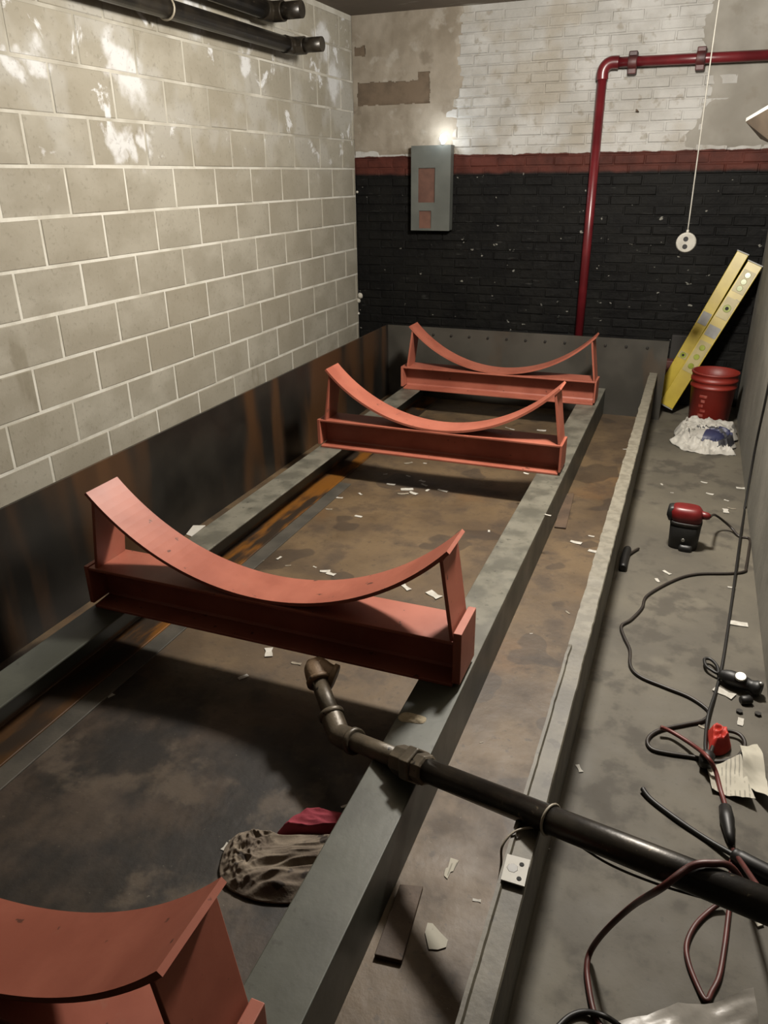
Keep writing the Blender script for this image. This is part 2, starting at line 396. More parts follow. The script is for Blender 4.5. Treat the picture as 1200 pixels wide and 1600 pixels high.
lines = k.math('MULTIPLY', k.step(tx.outputs['Fac'], 0.72, 0.85), k.step(k.noise(11, 4, off=2), 0.52, 0.58))
k.color(k.mix(k.math('MULTIPLY', lines, 0.5), (214, 208, 190), (90, 86, 78))); M_PRINTED = k.m
def emit(name, col, s):
    m = bpy.data.materials.new(name); m.use_nodes = True; b = m.node_tree.nodes['Principled BSDF']
    b.inputs['Base Color'].default_value = (1, 1, 1, 1); b.inputs['Emission Color'].default_value = col; b.inputs['Emission Strength'].default_value = s
    return m
M_BULB = emit('lit_bulb', (0.92, 0.97, 1.0, 1), 30)
M_BULBW = emit('lit_bulb_warm', (1.0, 0.92, 0.8, 1), 12)

# ------------------------------------------------------------------ the setting
def struct(name, mb, m, **kw):
    o = mb.build(name, m, **kw); o['kind'] = 'structure'; return o
struct('floor', MB().box(XL - .15, XR + .15, YF - .15, YB + .15, -0.12, 0.0), M_FLOOR)
struct('ceiling', MB().box(XL - .15, XR + .15, YF - .15, YB + .15, ZC, ZC + 0.12), M_CEIL)
struct('wall_right', MB().box(XR, XR + 0.15, YF - .15, YB + .15, 0, ZC), M_WALLR)
struct('wall_rear', MB().box(XL, XR, YF - 0.15, YF, 0, ZC), M_DARKBOX)

# left wall: concrete blocks in a bed of mortar set back from their faces
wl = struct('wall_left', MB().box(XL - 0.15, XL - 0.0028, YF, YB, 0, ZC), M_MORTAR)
CH, CL, JT = 0.2045, 0.403, 0.0115
def block_mesh(name, L, H, seed):
    rnd = random.Random(seed); r = 0.004; d = 0.0
    mb = MB()
    y0, y1, z0, z1 = -L / 2 + JT / 2, L / 2 - JT / 2, -H / 2 + JT / 2, H / 2 - JT / 2
    j = lambda: rnd.uniform(-0.0015, 0.0015)
    back = [(-0.02, y0, z0), (-0.02, y1, z0), (-0.02, y1, z1), (-0.02, y0, z1)]
    mid = [(-r, y0 + j(), z0 + j()), (-r, y1 + j(), z0 + j()), (-r, y1 + j(), z1 + j()), (-r, y0 + j(), z1 + j())]
    fr = [(j(), y0 + r, z0 + r), (j(), y1 - r, z0 + r), (j(), y1 - r, z1 - r), (j(), y0 + r, z1 - r)]
    fs = []
    for a, b in ((0, 4), (4, 8)):
        for i in range(4): fs.append((a + i, a + (i + 1) % 4, b + (i + 1) % 4, b + i))
    fs.append((8, 9, 10, 11)); mb.add(back + mid + fr, fs)
    me = mb.mesh(name); me.materials.append(M_BLOCK); return me
full = [block_mesh('block', CL, CH, s) for s in range(4)]
zrow0 = 0.067 - CH
row = 0
for r_ in range(0, 15):
    z0 = zrow0 + r_ * CH; z1 = z0 + CH
    z0c, z1c = max(z0, 0.0), min(z1, ZC)
    if z1c - z0c < 0.03: continue
    # the course from z=1.50 to 1.709 has joints at 2.934 + n*CL ; courses alternate by half a block
    ph = 2.934 + (CL / 2 if (r_ - 8) % 2 else 0)
    n0 = math.ceil((YF - ph) / CL) - 1
    y = ph + n0 * CL
    while y < YB:
        a, b = max(y, YF), min(y + CL, YB)
        y += CL
        if b - a < 0.03: continue
        whole = abs(b - a - CL) < 1e-4 and abs(z1c - z0c - CH) < 1e-4
        me = random.choice(full) if whole else block_mesh('block', b - a, z1c - z0c, int(a * 100) + r_)
        o = bpy.data.objects.new('block', me); C.objects.link(o); o.parent = wl
        o.location = (XL + random.uniform(-0.001, 0.0015), (a + b) / 2, (z0c + z1c) / 2)
# mortar lumps squeezed out at the far corner
mb = MB()
for (px, py, r) in ((563, 462, .028), (560, 470, .022), (560, 490, .013), (558, 300, .012)):
    p = onY(px, py, YB - 0.01)
    mb.lathe(p, [(r * .3, -.02), (r, -.012), (r * .8, .0), (r * .35, .012)], Vector((.4, -1, .1)), 9)
mb.build('mortar_lump', M_MORTAR, wl)

# back wall: painted bricks
wb = struct('wall_back', MB().box(XL - .15, XR + .15, YB + 0.0045, YB + 0.15, 0, ZC), M_BRICK)
BH, BL = 0.0677, 0.2135
def brick_mesh(name, L, seed, H=BH):
    rnd = random.Random(seed); r = 0.006; jt = 0.006
    x0, x1, z0, z1 = -L / 2 + jt / 2, L / 2 - jt / 2, -H / 2 + jt / 2, H / 2 - jt / 2
    j = lambda a=0.003: rnd.uniform(-a, a)
    back = [(x0, .02, z0), (x1, .02, z0), (x1, .02, z1), (x0, .02, z1)]
    mid = [(x0 + j(), r + j(), z0 + j()), (x1 + j(), r + j(), z0 + j()), (x1 + j(), r + j(), z1 + j()), (x0 + j(), r + j(), z1 + j())]
    fr = [(x0 + r, j(.0025), z0 + r), (x1 - r, j(.0025), z0 + r), (x1 - r, j(.0025), z1 - r), (x0 + r, j(.0025), z1 - r)]
    fs = []
    for a, b in ((0, 4), (4, 8)):
        for i in range(4): fs.append((a + i, a + (i + 1) % 4, b + (i + 1) % 4, b + i))
    fs.append((8, 9, 10, 11))
    return MB().add([Vector(v) for v in back + mid + fr], fs)
bmesh_full = []
for s in range(6):
    me = brick_mesh('brick', BL, s).mesh('brick'); me.materials.append(M_BRICK); bmesh_full.append(me)
stuff = MB(); count = 0
nrow = int(ZC / BH)
for r_ in range(nrow, -1, -1):
    zc = (r_ + 0.5) * BH + 0.01
    if zc + BH / 2 > ZC: continue
    x = XL - (BL / 2 if r_ % 2 else 0.0)
    while x < XR:
        a, b = max(x, XL), min(x + BL, XR); x += BL
        if b - a < 0.025: continue
        xc = (a + b) / 2
        if zc > 1.83 and (b < -1.86 or a > -0.02): continue          # bedded behind the plaster coats
        yj = YB + random.uniform(-0.004, 0.002)
        if count < 300 and zc > 0.6:
            me = random.choice(bmesh_full) if b - a > BL - 1e-3 else brick_mesh('brick', b - a, r_).mesh('brick')
            if not me.materials: me.materials.append(M_BRICK)
            o = bpy.data.objects.new('brick', me); C.objects.link(o); o.parent = wb; o.location = (xc, yj, zc); count += 1
        else:
            t = brick_mesh('brick', b - a, r_ * 31 + int(x * 50)); o0 = len(stuff.v)
            stuff.add([v + Vector((xc, yj, zc)) for v in t.v], t.f)
so = stuff.build('lower_brick', M_BRICK, wb); so['kind'] = 'stuff'
# plaster coats over the brick
def coat(name, poly_edge, z0, z1, xa, xb, mat, ragged_left, y=YB - 0.006, hole=None, nx=44, nz=44):
    mb = MB(); idx = {}
    vs = []
    for i in range(nx + 1):
        for j in range(nz + 1):
            u, v = i / nx, j / nz; z = z0 + v * (z1 - z0)
            e = poly_edge(z)
            x = (e + u * (xb - e)) if ragged_left else (xa + u * (e - xa))
            d = (noise.noise(Vector((x * 3, z * 3, 1.0))) * .006 + noise.noise(Vector((x * 14, z * 14, 4.0))) * .004)
            edge = min(u if ragged_left else 1 - u, v) * 10
            d -= max(0, 1 - edge * 2.5) * -0.008
            vs.append(Vector((x, y + d * 1.0 if True else y, z)))
    fs = []; 
    for i in range(nx):
        for j in range(nz):
            c = (vs[i * (nz + 1) + j] + vs[(i + 1) * (nz + 1) + j + 1]) / 2
            if hole and hole(c.x, c.z): continue
            fs.append((i * (nz + 1) + j, (i + 1) * (nz + 1) + j, (i + 1) * (nz + 1) + j + 1, i * (nz + 1) + j + 1))
    mb.add(vs, fs, 0, True)
    return mb.build(name, mat, wb)
def edgeL(z): return -1.84 + (z - 1.85) * 0.05 + 0.05 * noise.noise(Vector((z * 5, 0, 0))) + 0.02 * noise.noise(Vector((z * 22, 3, 0)))
def edgeR(z): return -0.12 + 0.12 * noise.noise(Vector((z * 3, 7, 0))) + 0.02 * noise.noise(Vector((z * 22, 9, 0)))
def patch(x, z):
    n = .012 * noise.noise(Vector((x * 20, z * 20, 2)))
    return (-2.64 + n < x < -2.06 + n and 2.15 + n < z < 2.305 + n) or (-2.14 + n < x < -2.05 + n and 2.15 < z < 2.36 + n) or (-2.66 < x < -2.57 and 2.49 + n < z < 2.55 + n)
coat('plaster_coat', edgeL, 1.80, ZC, XL, -1.8, M_PLASTER, False, hole=patch, nx=130, nz=140)
coat('plaster_coat', edgeR, 1.80, ZC, -0.1, XR, M_SMOOTH, True)
MB().box(XL, -1.95, YB + 0.001, YB + 0.005, 2.05, 2.6).build('bare_patch', M_BAREPATCH, wb)

# ------------------------------------------------------------------ steel tray
XT0, XT1, YT, ZT, ZK = -2.205, -0.150, 5.68, 0.568, 0.34
YN = -1.2
tray = empty('steel_tray', (-1.2, 2.2, 0.0))
tag(tray, 'long rusty steel tray with low right edge, filling most of the floor', 'tank tray')
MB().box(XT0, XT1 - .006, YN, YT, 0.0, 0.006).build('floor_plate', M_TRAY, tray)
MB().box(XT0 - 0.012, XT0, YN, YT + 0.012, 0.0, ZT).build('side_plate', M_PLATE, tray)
bp = MB().box(XT0, XT1, YT, YT + 0.012, 0.0, ZT).build('back_plate', M_BACKPL, tray)
MB().box(XT1, XT1 + 0.055, YT - 0.006, YT + 0.012, 0.0, ZT).build('end_flange', M_BACKPL, tray)
bolt_hole = None  # dark stubs added to stand in for the row of empty bolt holes
for i in range(13):
    x = -1.97 + i * 0.1445
    m = MB().lathe((0, 0, 0), [(0.010, 0.0), (0.0095, 0.006), (0.007, 0.009)], Vector((0, -1, 0)), 8) if bolt_hole is None else None
    if bolt_hole is None:
        bme = m.mesh('bolt_hole'); bme.materials.append(M_BOLT); bolt_hole = bme
    o = bpy.data.objects.new('bolt_hole', bolt_hole); C.objects.link(o); o.parent = bp
    o.matrix_parent_inverse = Matrix.Translation(tray.location).inverted() @ Matrix.Identity(4) if False else Matrix.Identity(4)
    o.matrix_parent_inverse = bp.matrix_basis.inverted()
    o.location = (x, YT, ZT - 0.055)
# right edge: upright plate with a ragged flange along its top
MB().box(XT1 - 0.006, XT1, YN, YT, 0.0, ZK - 0.008).build('low_side_plate', M_KERB, tray)
mb = MB(); n = 300; vs = []
for i in range(n + 1):
    y = YN + (YT - YN) * i / n
    rg = 0.35 + 0.65 * min(1, max(0, (y - 1.6) / 0.6))
    el = XT1 - 0.050 + rg * .004 * noise.noise(Vector((y * 9, 0, 0))) + rg * .003 * noise.noise(Vector((y * 40, 5, 0)))
    er = XT1 + 0.006 + rg * .003 * noise.noise(Vector((y * 8, 9, 0))) + rg * .0025 * noise.noise(Vector((y * 45, 2, 0)))
    zt = ZK + rg * .0025 * noise.noise(Vector((y * 12, 3, 1)))
    vs += [(el, y, ZK - 0.014), (el, y, zt + (0.006 if y < 2.0 else 0)), (el + .008, y, zt + (0.006 if y < 2.0 else 0)), (el + .012, y, zt), (er - .003, y, zt), (er, y, zt - .004), (er, y, ZK - 0.014)]
fs = []
for i in range(n):
    for j in range(7): fs.append((i * 7 + j, i * 7 + (j + 1) % 7, (i + 1) * 7 + (j + 1) % 7, (i + 1) * 7 + j))
fs += [tuple(range(7)), tuple(n * 7 + j for j in range(7))]
mb.add(vs, fs); mb.build('edge_flange', M_KERB, tray)

# ------------------------------------------------------------------ channel rails
ZR = 0.2
def channel(name, xweb, xtip, y0, y1, label):
    s = 1 if xtip > xweb else -1; t = 0.009
    z0 = 0.006
    prof = [(xweb, z0), (xtip, z0), (xtip, z0 + t), (xweb + s * t, z0 + t * 1.4), (xweb + s * t, ZR - t * 1.4), (xtip, ZR - t), (xtip, ZR), (xweb, ZR)]
    o = MB().prism(prof, y0, y1, 'y').build(name, M_RAIL, bevel=0.003)
    return tag(o, label, 'steel rail', 'channel rails in the tray')
channel('channel_rail', -0.49, -0.632, YN + .05, YT - 0.004, 'grey steel channel rail nearer the low tray edge, dusty top')
channel('channel_rail', -1.912, -1.766, YN + .05, YT - 0.004, 'grey steel channel rail nearer the block wall, rusty orange foot')
o = MB().box(-1.764, -1.69, 0.9, 3.74, 0.0062, 0.0125).build('flat_bar', M_GREYSTRIP, bevel=0.002)
tag(o, 'flat grey steel strip lying along the rusty foot of the rail', 'steel strip')

# ------------------------------------------------------------------ saddles
def make_saddle(yf):
    W, H = 0.17, 0.165
    yc = yf + W / 2; z0 = ZR + 0.0005; zt = z0 + H
    root = empty('tank_saddle', (-1.2, yc, z0))
    tf, tw = 0.011, 0.009
    x0, x1 = -1.895, -0.521
    prof = [(yf, z0), (yf + W, z0), (yf + W, z0 + tf), (yc + tw, z0 + tf * 1.5), (yc + tw / 2, z0 + tf * 2.4), (yc + tw / 2, zt - tf * 2.4), (yc + tw, zt - tf * 1.5), (yf + W, zt - tf), (yf + W, zt),
            (yf, zt), (yf, zt - tf), (yc - tw, zt - tf * 1.5), (yc - tw / 2, zt - tf * 2.4), (yc - tw / 2, z0 + tf * 2.4), (yc - tw, z0 + tf * 1.5), (yf, z0 + tf)]
    MB().prism(prof, x0, x1, 'x').build('crossbeam', M_PRIMER, root, bevel=0.002)
    MB().box(x1, x1 + 0.026, yf - 0.004, yf + W - 0.006, z0 + 0.018, zt + 0.034).build('end_plate', M_PRIMER, root, bevel=0.002)
    MB().box(x0 - 0.018, x0, yf - 0.002, yf + W - 0.004, z0 + 0.018, zt + 0.004).build('end_plate', M_PRIMER, root, bevel=0.002)
    # cradle arc
    xc, sag, half = -1.197, 0.287, 0.647
    Rr = (half ** 2 + sag ** 2) / (2 * sag); zc = zt + 0.012 + Rr
    ya, yb = yf + 0.004, yf + W - 0.004; t = 0.012; mb = MB(); n = 48; vs = []
    am = math.asin(half / Rr)
    for i in range(n + 1):
        a = -am + 2 * am * i / n
        for (rr, yy) in ((Rr, ya), (Rr, yb), (Rr + t, yb), (Rr + t, ya)):
            vs.append((xc + rr * math.sin(a), yy, zc - rr * math.cos(a)))
    fs = []
    for i in range(n):
        for j in range(4): fs.append((i * 4 + j, i * 4 + (j + 1) % 4, (i + 1) * 4 + (j + 1) % 4, (i + 1) * 4 + j))
    fs += [(0, 1, 2, 3), tuple(n * 4 + j for j in range(4))]
    mb.add(vs, fs); mb.build('cradle_plate', M_PRIMER, root)
    # end posts: plates standing on the beam ends, leaning in under the tips
    for s in (1, -1):
        xb_ = xc + s * 0.668; xt_ = xc + s * 0.630; zb, ztp = zt, zt + 0.262
        th = 0.006
        prof = [(xb_ - th, zb), (xb_ + th, zb), (xt_ + th, ztp), (xt_ - th, ztp - 0.006 * s * 0)]
        m = MB().prism(prof, ya + .004, yb - .004, 'y'); m.build('post', M_PRIMER, root, bevel=0.0015)
        gx = xb_ - s * 0.02
    return root
sad = make_saddle(1.86)
tag(sad, 'red primed cradle saddle with pipe elbow just before its beam', 'saddle', 'tank saddles')
for yf, lab in ((3.78, 'red primed cradle saddle in the middle of the tray, scraps on the floor before it'), (5.18, 'red primed cradle saddle farthest back, against the grey back plate'),
                (0.52, 'red primed cradle saddle nearest the viewer, cut off by the frame, beside the rag')):
    c = copy_tree(sad); c.location.y += yf - 1.86; c['label'] = lab
    if yf > 2:                                        # the two far saddles have end plates flush with the beam
        for ch in C.objects:
            if ch.parent == c and ch.name.startswith('end_plate'):
                me = ch.data.copy(); ch.data = me
                for vt in me.vertices: vt.co.z = min(vt.co.z, ZR + 0.1665); vt.co.x = min(vt.co.x, -0.509)

# ------------------------------------------------------------------ drain pipe across the tray edge
B = Vector((-0.513, 1.45, 0.25)); A = Vector((-0.135, 1.267, 0.372 + 0.004)); d = (A - B)
dn = d.normalized()
E1 = B + d * -0.70
pr = empty('drain_pipe', (B.x, B.y, ZR))
tag(pr, 'black iron pipe with elbows and hex union lying across the rail and tray edge', 'pipe')
MB().tube([B + dn * 0.03, B + d * 2.50], 0.0305, 20).build('pipe_section', M_BLACKPIPE, pr)
MB().tube([E1 + dn * .03, B - dn * 0.02], 0.027, 20).build('pipe_section', M_FITTING, pr)
E2 = onZ(492, 1046, 0.235)
d2 = (E2 - E1).normalized()
MB().tube([E1 + d2 * 0.03, E2 - d2 * 0.02], 0.026, 20).build('pipe_section', M_FITTING, pr)
el = MB().tube(spline([E1 + dn * .07, E1 + dn * .035, E1 + (dn + d2) * .004, E1 + d2 * .035, E1 + d2 * .07], 5), 0.034, 18).build('elbow', M_FITTING, pr)
MB().lathe(E1 + dn * .062, [(0.034, 0), (0.039, .003), (0.039, .016), (0.034, .019)], dn, 18).build('collar', M_FITTING, el)
MB().lathe(E1 + d2 * .062, [(0.034, 0), (0.039, .003), (0.039, .016), (0.034, .019)], d2, 18).build('collar', M_FITTING, el)
d3 = Vector((0.95, 0.10, -0.28)).normalized()
cap = MB().tube(spline([E2 - d2 * .045, E2 - d2 * .015, E2 + d2 * .012 + d3 * .010, E2 + d3 * .04, E2 + d3 * .065], 5), [0.036] * 21, 18).build('elbow', M_RUSTYCAP, pr)
MB().lathe(E2 + d3 * .052, [(0.036, 0), (0.042, .003), (0.042, .016), (0.037, .019)], d3, 18).build('collar', M_RUSTYCAP, cap)
MB().lathe(E2 - d2 * .055, [(0.035, 0), (0.040, .003), (0.040, .014), (0.036, .017)], d2, 18).build('collar', M_RUSTYCAP, cap)
un = MB().lathe(B - dn * 0.045, [(0.038, 0), (0.0405, .004), (0.0405, .05), (0.036, .053)], dn, 8, smooth=False).build('union', M_FITTING, pr, bevel=0.002)
MB().lathe(B - dn * 0.0, [(0.046, 0), (0.0495, .004), (0.0495, .032), (0.046, .036)], dn, 6, ang0=.3, smooth=False).build('union_nut', M_FITTING, un, bevel=0.002)
MB().lathe(B + dn * 0.036, [(0.038, 0), (0.040, .003), (0.040, .03), (0.033, .034)], dn, 8, smooth=False).build('union_end', M_FITTING, un, bevel=0.002)

# pale wire tied round the pipe, tail running down by the tray edge
u = dn.cross(Vector((0, 0, 1))).normalized(); v = u.cross(dn)
ring = [A + dn * (0.012 + .004 * math.sin(a)) + 0.0335 * (math.cos(a) * u + math.sin(a) * v) for a in [2 * math.pi * i / 20 for i in range(20)]]
tail = spline([A - v * .0335 + dn * .008, onZ(838, 1293, .352), onZ(805, 1299, .353), onZ(785, 1322, .335), onZ(783, 1350, .30), onZ(778, 1385, .27), onZ(774, 1410, .2), onZ(770, 1432, .1)], 7)
tw_ = MB().tube(ring, 0.003, 8, closed=True).tube(tail, 0.0026, 8).build('tie_wire', M_WHITEWIRE)
tag(tw_, 'pale wire looped round the black pipe with a tail hanging into the tray', 'wire')
p0 = B + d * 1.12; p1 = B + d * 1.85
o = MB().tube(spline([p0 - v * .034 - u * .004, B + d * 1.35 - v * .040 + u * .012, B + d * 1.6 - v * .039 + u * .012, p1 - v * .034], 8), 0.0025, 8).build('thin_wire', M_GREYSTRIP)
tag(o, 'thin grey wire running along the underside of the black pipe', 'wire')

# white mounting plate on the tray edge
q = [Vector((-0.196, 1.166, ZK + .0085)), Vector((-0.148, 1.168, ZK + .0085)), Vector((-0.146, 1.100, ZK + .0085)), Vector((-0.194, 1.100, ZK + .0085))]
mp = empty('mounting_plate', (q[0] + q[2]) / 2)
tag(mp, 'small white metal plate with two screw holes on the tray edge', 'plate')
MB().add(q + [p + Vector((0, 0, .003)) for p in q], [(0, 1, 2, 3), (4, 5, 6, 7), (0, 1, 5, 4), (1, 2, 6, 5), (2, 3, 7, 6), (3, 0, 4, 7)]).build('plate', M_WHITE, mp)
for (sx, sy) in ((-0.162, 1.150), (-0.160, 1.114)):
    MB().lathe((sx, sy, ZK + .0115), [(0.0052, 0), (0.0048, .0012)], seg=10).build('screw_hole', M_DARKHOLE, mp)
MB().lathe((-0.178, 1.135, ZK + .0114), [(0.012, 0), (0.011, .0006)], seg=7).build('stain', M_GREY, mp)

# rusty strip offcuts on the tray floor
o = MB().prism([(onZ(585, 1500).x, onZ(585, 1500).y), (onZ(628, 1510).x, onZ(628, 1510).y), (onZ(661, 1393).x, onZ(661, 1393).y), (onZ(625, 1390).x, onZ(625, 1390).y)], 0.0065, 0.02, 'z').build('steel_offcut', M_RUST, bevel=0.002)
tag(o, 'short rusty flat steel offcut lying beside the rail near the viewer', 'steel strip')
o = MB().prism([(onZ(866, 827).x, onZ(866, 827).y), (onZ(884, 829).x, onZ(884, 829).y), (onZ(897, 775).x, onZ(897, 775).y), (onZ(880, 775).x, onZ(880, 775).y)], 0.0065, 0.016, 'z').build('steel_offcut', M_RUST, bevel=0.002)
tag(o, 'small rusty steel offcut beside the rail, level with the middle saddle', 'steel strip')

# ------------------------------------------------------------------ things on the back wall
panel = empty('electrical_box', (-2.01, YB, 1.24))
tag(panel, 'grey metal electrical box with open slots on the back brick wall', 'electrical box')
px0, px1, pz0, pz1, py0, py1 = -2.168, -1.848, 1.245, 1.857, YB - 0.085, YB - 0.006
# box built as a shell with two openings in its cover
MB().box(px0, px1, py1 - .006, py1, pz0, pz1).box(px0, px0 + .004, py0, py1, pz0, pz1).box(px1 - .004, px1, py0, py1, pz0, pz1).box(px0, px1, py0, py1, pz0, pz0 + .004).box(px0, px1, py0, py1, pz1 - .004, pz1).build('back_box', M_PANEL, panel)
s1 = (-2.108, -1.972, 1.452, 1.70); s2 = (-2.10, -2.0, 1.262, 1.392)
cv = MB()
yv0, yv1 = py0 - .003, py0
cv.box(px0, s1[0], yv0, yv1, pz0, pz1).box(s1[1], px1, yv0, yv1, pz0, pz1).box(s1[0], s1[1], yv0, yv1, s1[3], pz1).box(s1[0], s1[1], yv0, yv1, s2[3], s1[2]).box(s1[0], s1[1], yv0, yv1, pz0, s2[2])
cv.box(s1[0], s2[0], yv0, yv1, s2[2], s2[3]).box(s2[1], s1[1], yv0, yv1, s2[2], s2[3])
cv.build('cover', M_PANEL, panel)
MB().box(s1[0] - .01, s1[1] + .01, py0 + .012, py0 + .02, s1[2] - .01, s1[3] + .01).build('inner_panel', M_COPPER, panel)
MB().box(s2[0] - .01, s2[1] + .01, py0 + .008, py0 + .016, s2[2] - .01, s2[3] + .01).build('inner_panel', M_COPPER, panel)
bulb = empty('bare_bulb', (GLOW.x, GLOW.y, 1.858))
tag(bulb, 'small glowing bare bulb on top of the grey electrical box', 'bulb')
MB().lathe((GLOW.x, GLOW.y, 1.8575), [(0.016, 0), (0.016, .008), (.013, .012)], seg=14).build('socket', M_WHITE, bulb)
MB().lathe((GLOW.x, GLOW.y, 1.870), [(0.012, 0), (0.02, .012), (0.026, .03), (0.023, .048), (.014, .06), (.004, .064)], seg=16).build('glass', M_BULB, bulb)

RX, RZ, RY = -0.775, 2.335, YB - 0.085
rp = empty('red_pipe', (RX, RY, 0.0))
tag(rp, 'dark red painted pipe rising up the black wall and turning right', 'pipe')
MB().tube([(RX, RY, 0.0), (RX, RY, RZ - .06)], 0.032, 18).build('pipe_section', M_REDPIPE, rp)
MB().tube([(RX + .06, RY, RZ), (XR - .004, RY, RZ - .012)], 0.032, 18).build('pipe_section', M_REDPIPE, rp)
MB().tube(spline([(RX, RY, RZ - .10), (RX, RY, RZ - .05), (RX + .018, RY, RZ - .016), (RX + .05, RY, RZ), (RX + .10, RY, RZ)], 6), 0.040, 18).build('elbow', M_REDPIPE, rp)
for xx in (-0.585, -0.155):
    c_ = MB().tube([(xx - .03, RY, RZ - .004), (xx + .03, RY, RZ - .004)], 0.043, 18)
    c_.box(xx - .028, xx + .028, RY - .012, YB - .012, RZ + .03, RZ + .062).box(xx - .028, xx + .028, RY - .012, YB - .012, RZ - .075, RZ - .03)
    c_.build('clamp', M_REDCLAMP, rp, bevel=0.006)
# nail
o = MB().tube([(-0.52, YB - .002, 2.035), (-0.53, YB - .05, 2.045)], .006, 8).build('wall_nail', M_RUST)
tag(o, 'short bent nail sticking out of the white brick right of the red pipe', 'nail')

# drop cord with round outlet
DY = 5.0
dp = onY(1072, 379, DY); dt = onY(1113, 75, DY)
dc = empty('drop_cord', (dp.x, DY, ZC))
tag(dc, 'thin white drop cord with round twin outlet hanging from the ceiling', 'drop cord')
MB().tube(spline([(dt.x + .001, DY, ZC), (dt.x, DY, dt.z), ((dp.x + dt.x) / 2, DY, 1.75), (dp.x, DY, dp.z + .05)], 6), 0.0036, 8).build('cord', M_DULLWHITE, dc)
ou = MB().lathe((dp.x, DY + .014, dp.z), [(0.054, 0), (0.056, .006), (0.056, .022), (.050, .028)], Vector((0, -1, 0)), 24).build('outlet', M_DULLWHITE, dc)
for dz in (0.02, -0.022):
    MB().lathe((dp.x - .004, DY - .0138, dp.z + dz), [(0.0145, 0), (0.0135, .0015)], Vector((0, -1, 0)), 10).build('socket', M_DARKHOLE, ou)
MB().lathe((dp.x, DY, dp.z + .05), [(0.010, 0), (0.007, .02)], seg=10).build('cord_grip', M_DULLWHITE, dc)

# hood jutting from the right wall
h0 = onY(1165, 190, 4.6)
hd = empty('wall_hood', (XR, 4.5, h0.z))
tag(hd, 'white-edged sheet metal hood jutting from the right wall near the top', 'hood')
tp = [h0, onY(1212, 163, 4.15), Vector((XR - .003, 4.15, h0.z + .11)), Vector((XR - .003, 5.0, h0.z + .06)), Vector((h0.x + .12, 5.0, h0.z + .0))]
th_ = Vector((0, 0, .016))
MB().add(tp + [p + th_ for p in tp], [(0, 1, 2, 3, 4), (5, 6, 7, 8, 9)] + [(i, (i + 1) % 5, 5 + (i + 1) % 5, 5 + i) for i in range(5)]).build('rim', M_WHITE, hd)
lo = [onY(1188, 217, 4.55), onY(1215, 230, 4.3), Vector((XR - .004, 4.3, h0.z - .08)), Vector((XR - .004, 4.95, h0.z - .08)), Vector((h0.x + .16, 4.95, h0.z - .08))]
tq = [p - Vector((0, 0, .0008)) for p in tp]
MB().add(tq + lo, [(0, 1, 2, 3, 4), (5, 6, 7, 8, 9)] + [(i, (i + 1) % 5, 5 + (i + 1) % 5, 5 + i) for i in range(5)]).build('underside', M_WOODB, hd)

# black pipes under the ceiling on the left
def upper_pipe(X, Z, yend, stub, r, label, strap=None):
    rt = empty('black_pipe', (X, yend, Z)); tag(rt, label, 'pipe', 'black pipes under the ceiling')
    MB().tube([(X, YF + .02, Z), (X, yend - .08, Z)], r, 18).build('pipe_section', M_BLACKPIPE, rt)
    MB().tube(spline([(X, yend - .10, Z), (X, yend - .05, Z), (X + .015, yend - .01, Z), (X + .05, yend, Z), (X + .09, yend, Z)], 6), r * 1.14, 18).build('elbow', M_BLACKPIPE, rt)
    MB().tube([(X + .06, yend, Z), (X + stub, yend, Z)], r * .95, 18).build('stub', M_BLACKPIPE, rt)
    if strap:
        rg = [(X + (r + .004) * math.cos(a), strap, Z + (r + .004) * math.sin(a)) for a in [2 * math.pi * i / 20 for i in range(20)]]
        s_ = MB().tube(rg, .006, 8, closed=True).tube([(X, strap, Z + r), (X, strap, ZC - .001)], .004, 8).build('hanger', M_WHITEWIRE, rt)
    return rt
upper_pipe(-2.56, 2.402, 4.97, 0.21, 0.044, 'black iron pipe with pale hanger along the block wall, the lower one', strap=3.66)
upper_pipe(-2.56, 2.545, 4.71, 0.21, 0.048, 'black iron pipe end high under the ceiling, the upper one', strap=3.4)

# ceiling lamp that lights the room (above the frame)
cl = empty('ceiling_lamp', (LAMP.x, LAMP.y, ZC)); tag(cl, 'bare bulb lamp holder on the ceiling', 'lamp')
MB().lathe((LAMP.x, LAMP.y, ZC - .05), [(0.06, .05), (0.06, .03), (.03, 0.0), (.025, -.09)], seg=18).build('holder', M_WHITE, cl)
MB().lathe((LAMP.x, LAMP.y, ZC - .15), [(0.016, .012), (0.020, 0), (0.016, -.008)], seg=16).build('bulb_cap', M_CHROME, cl)

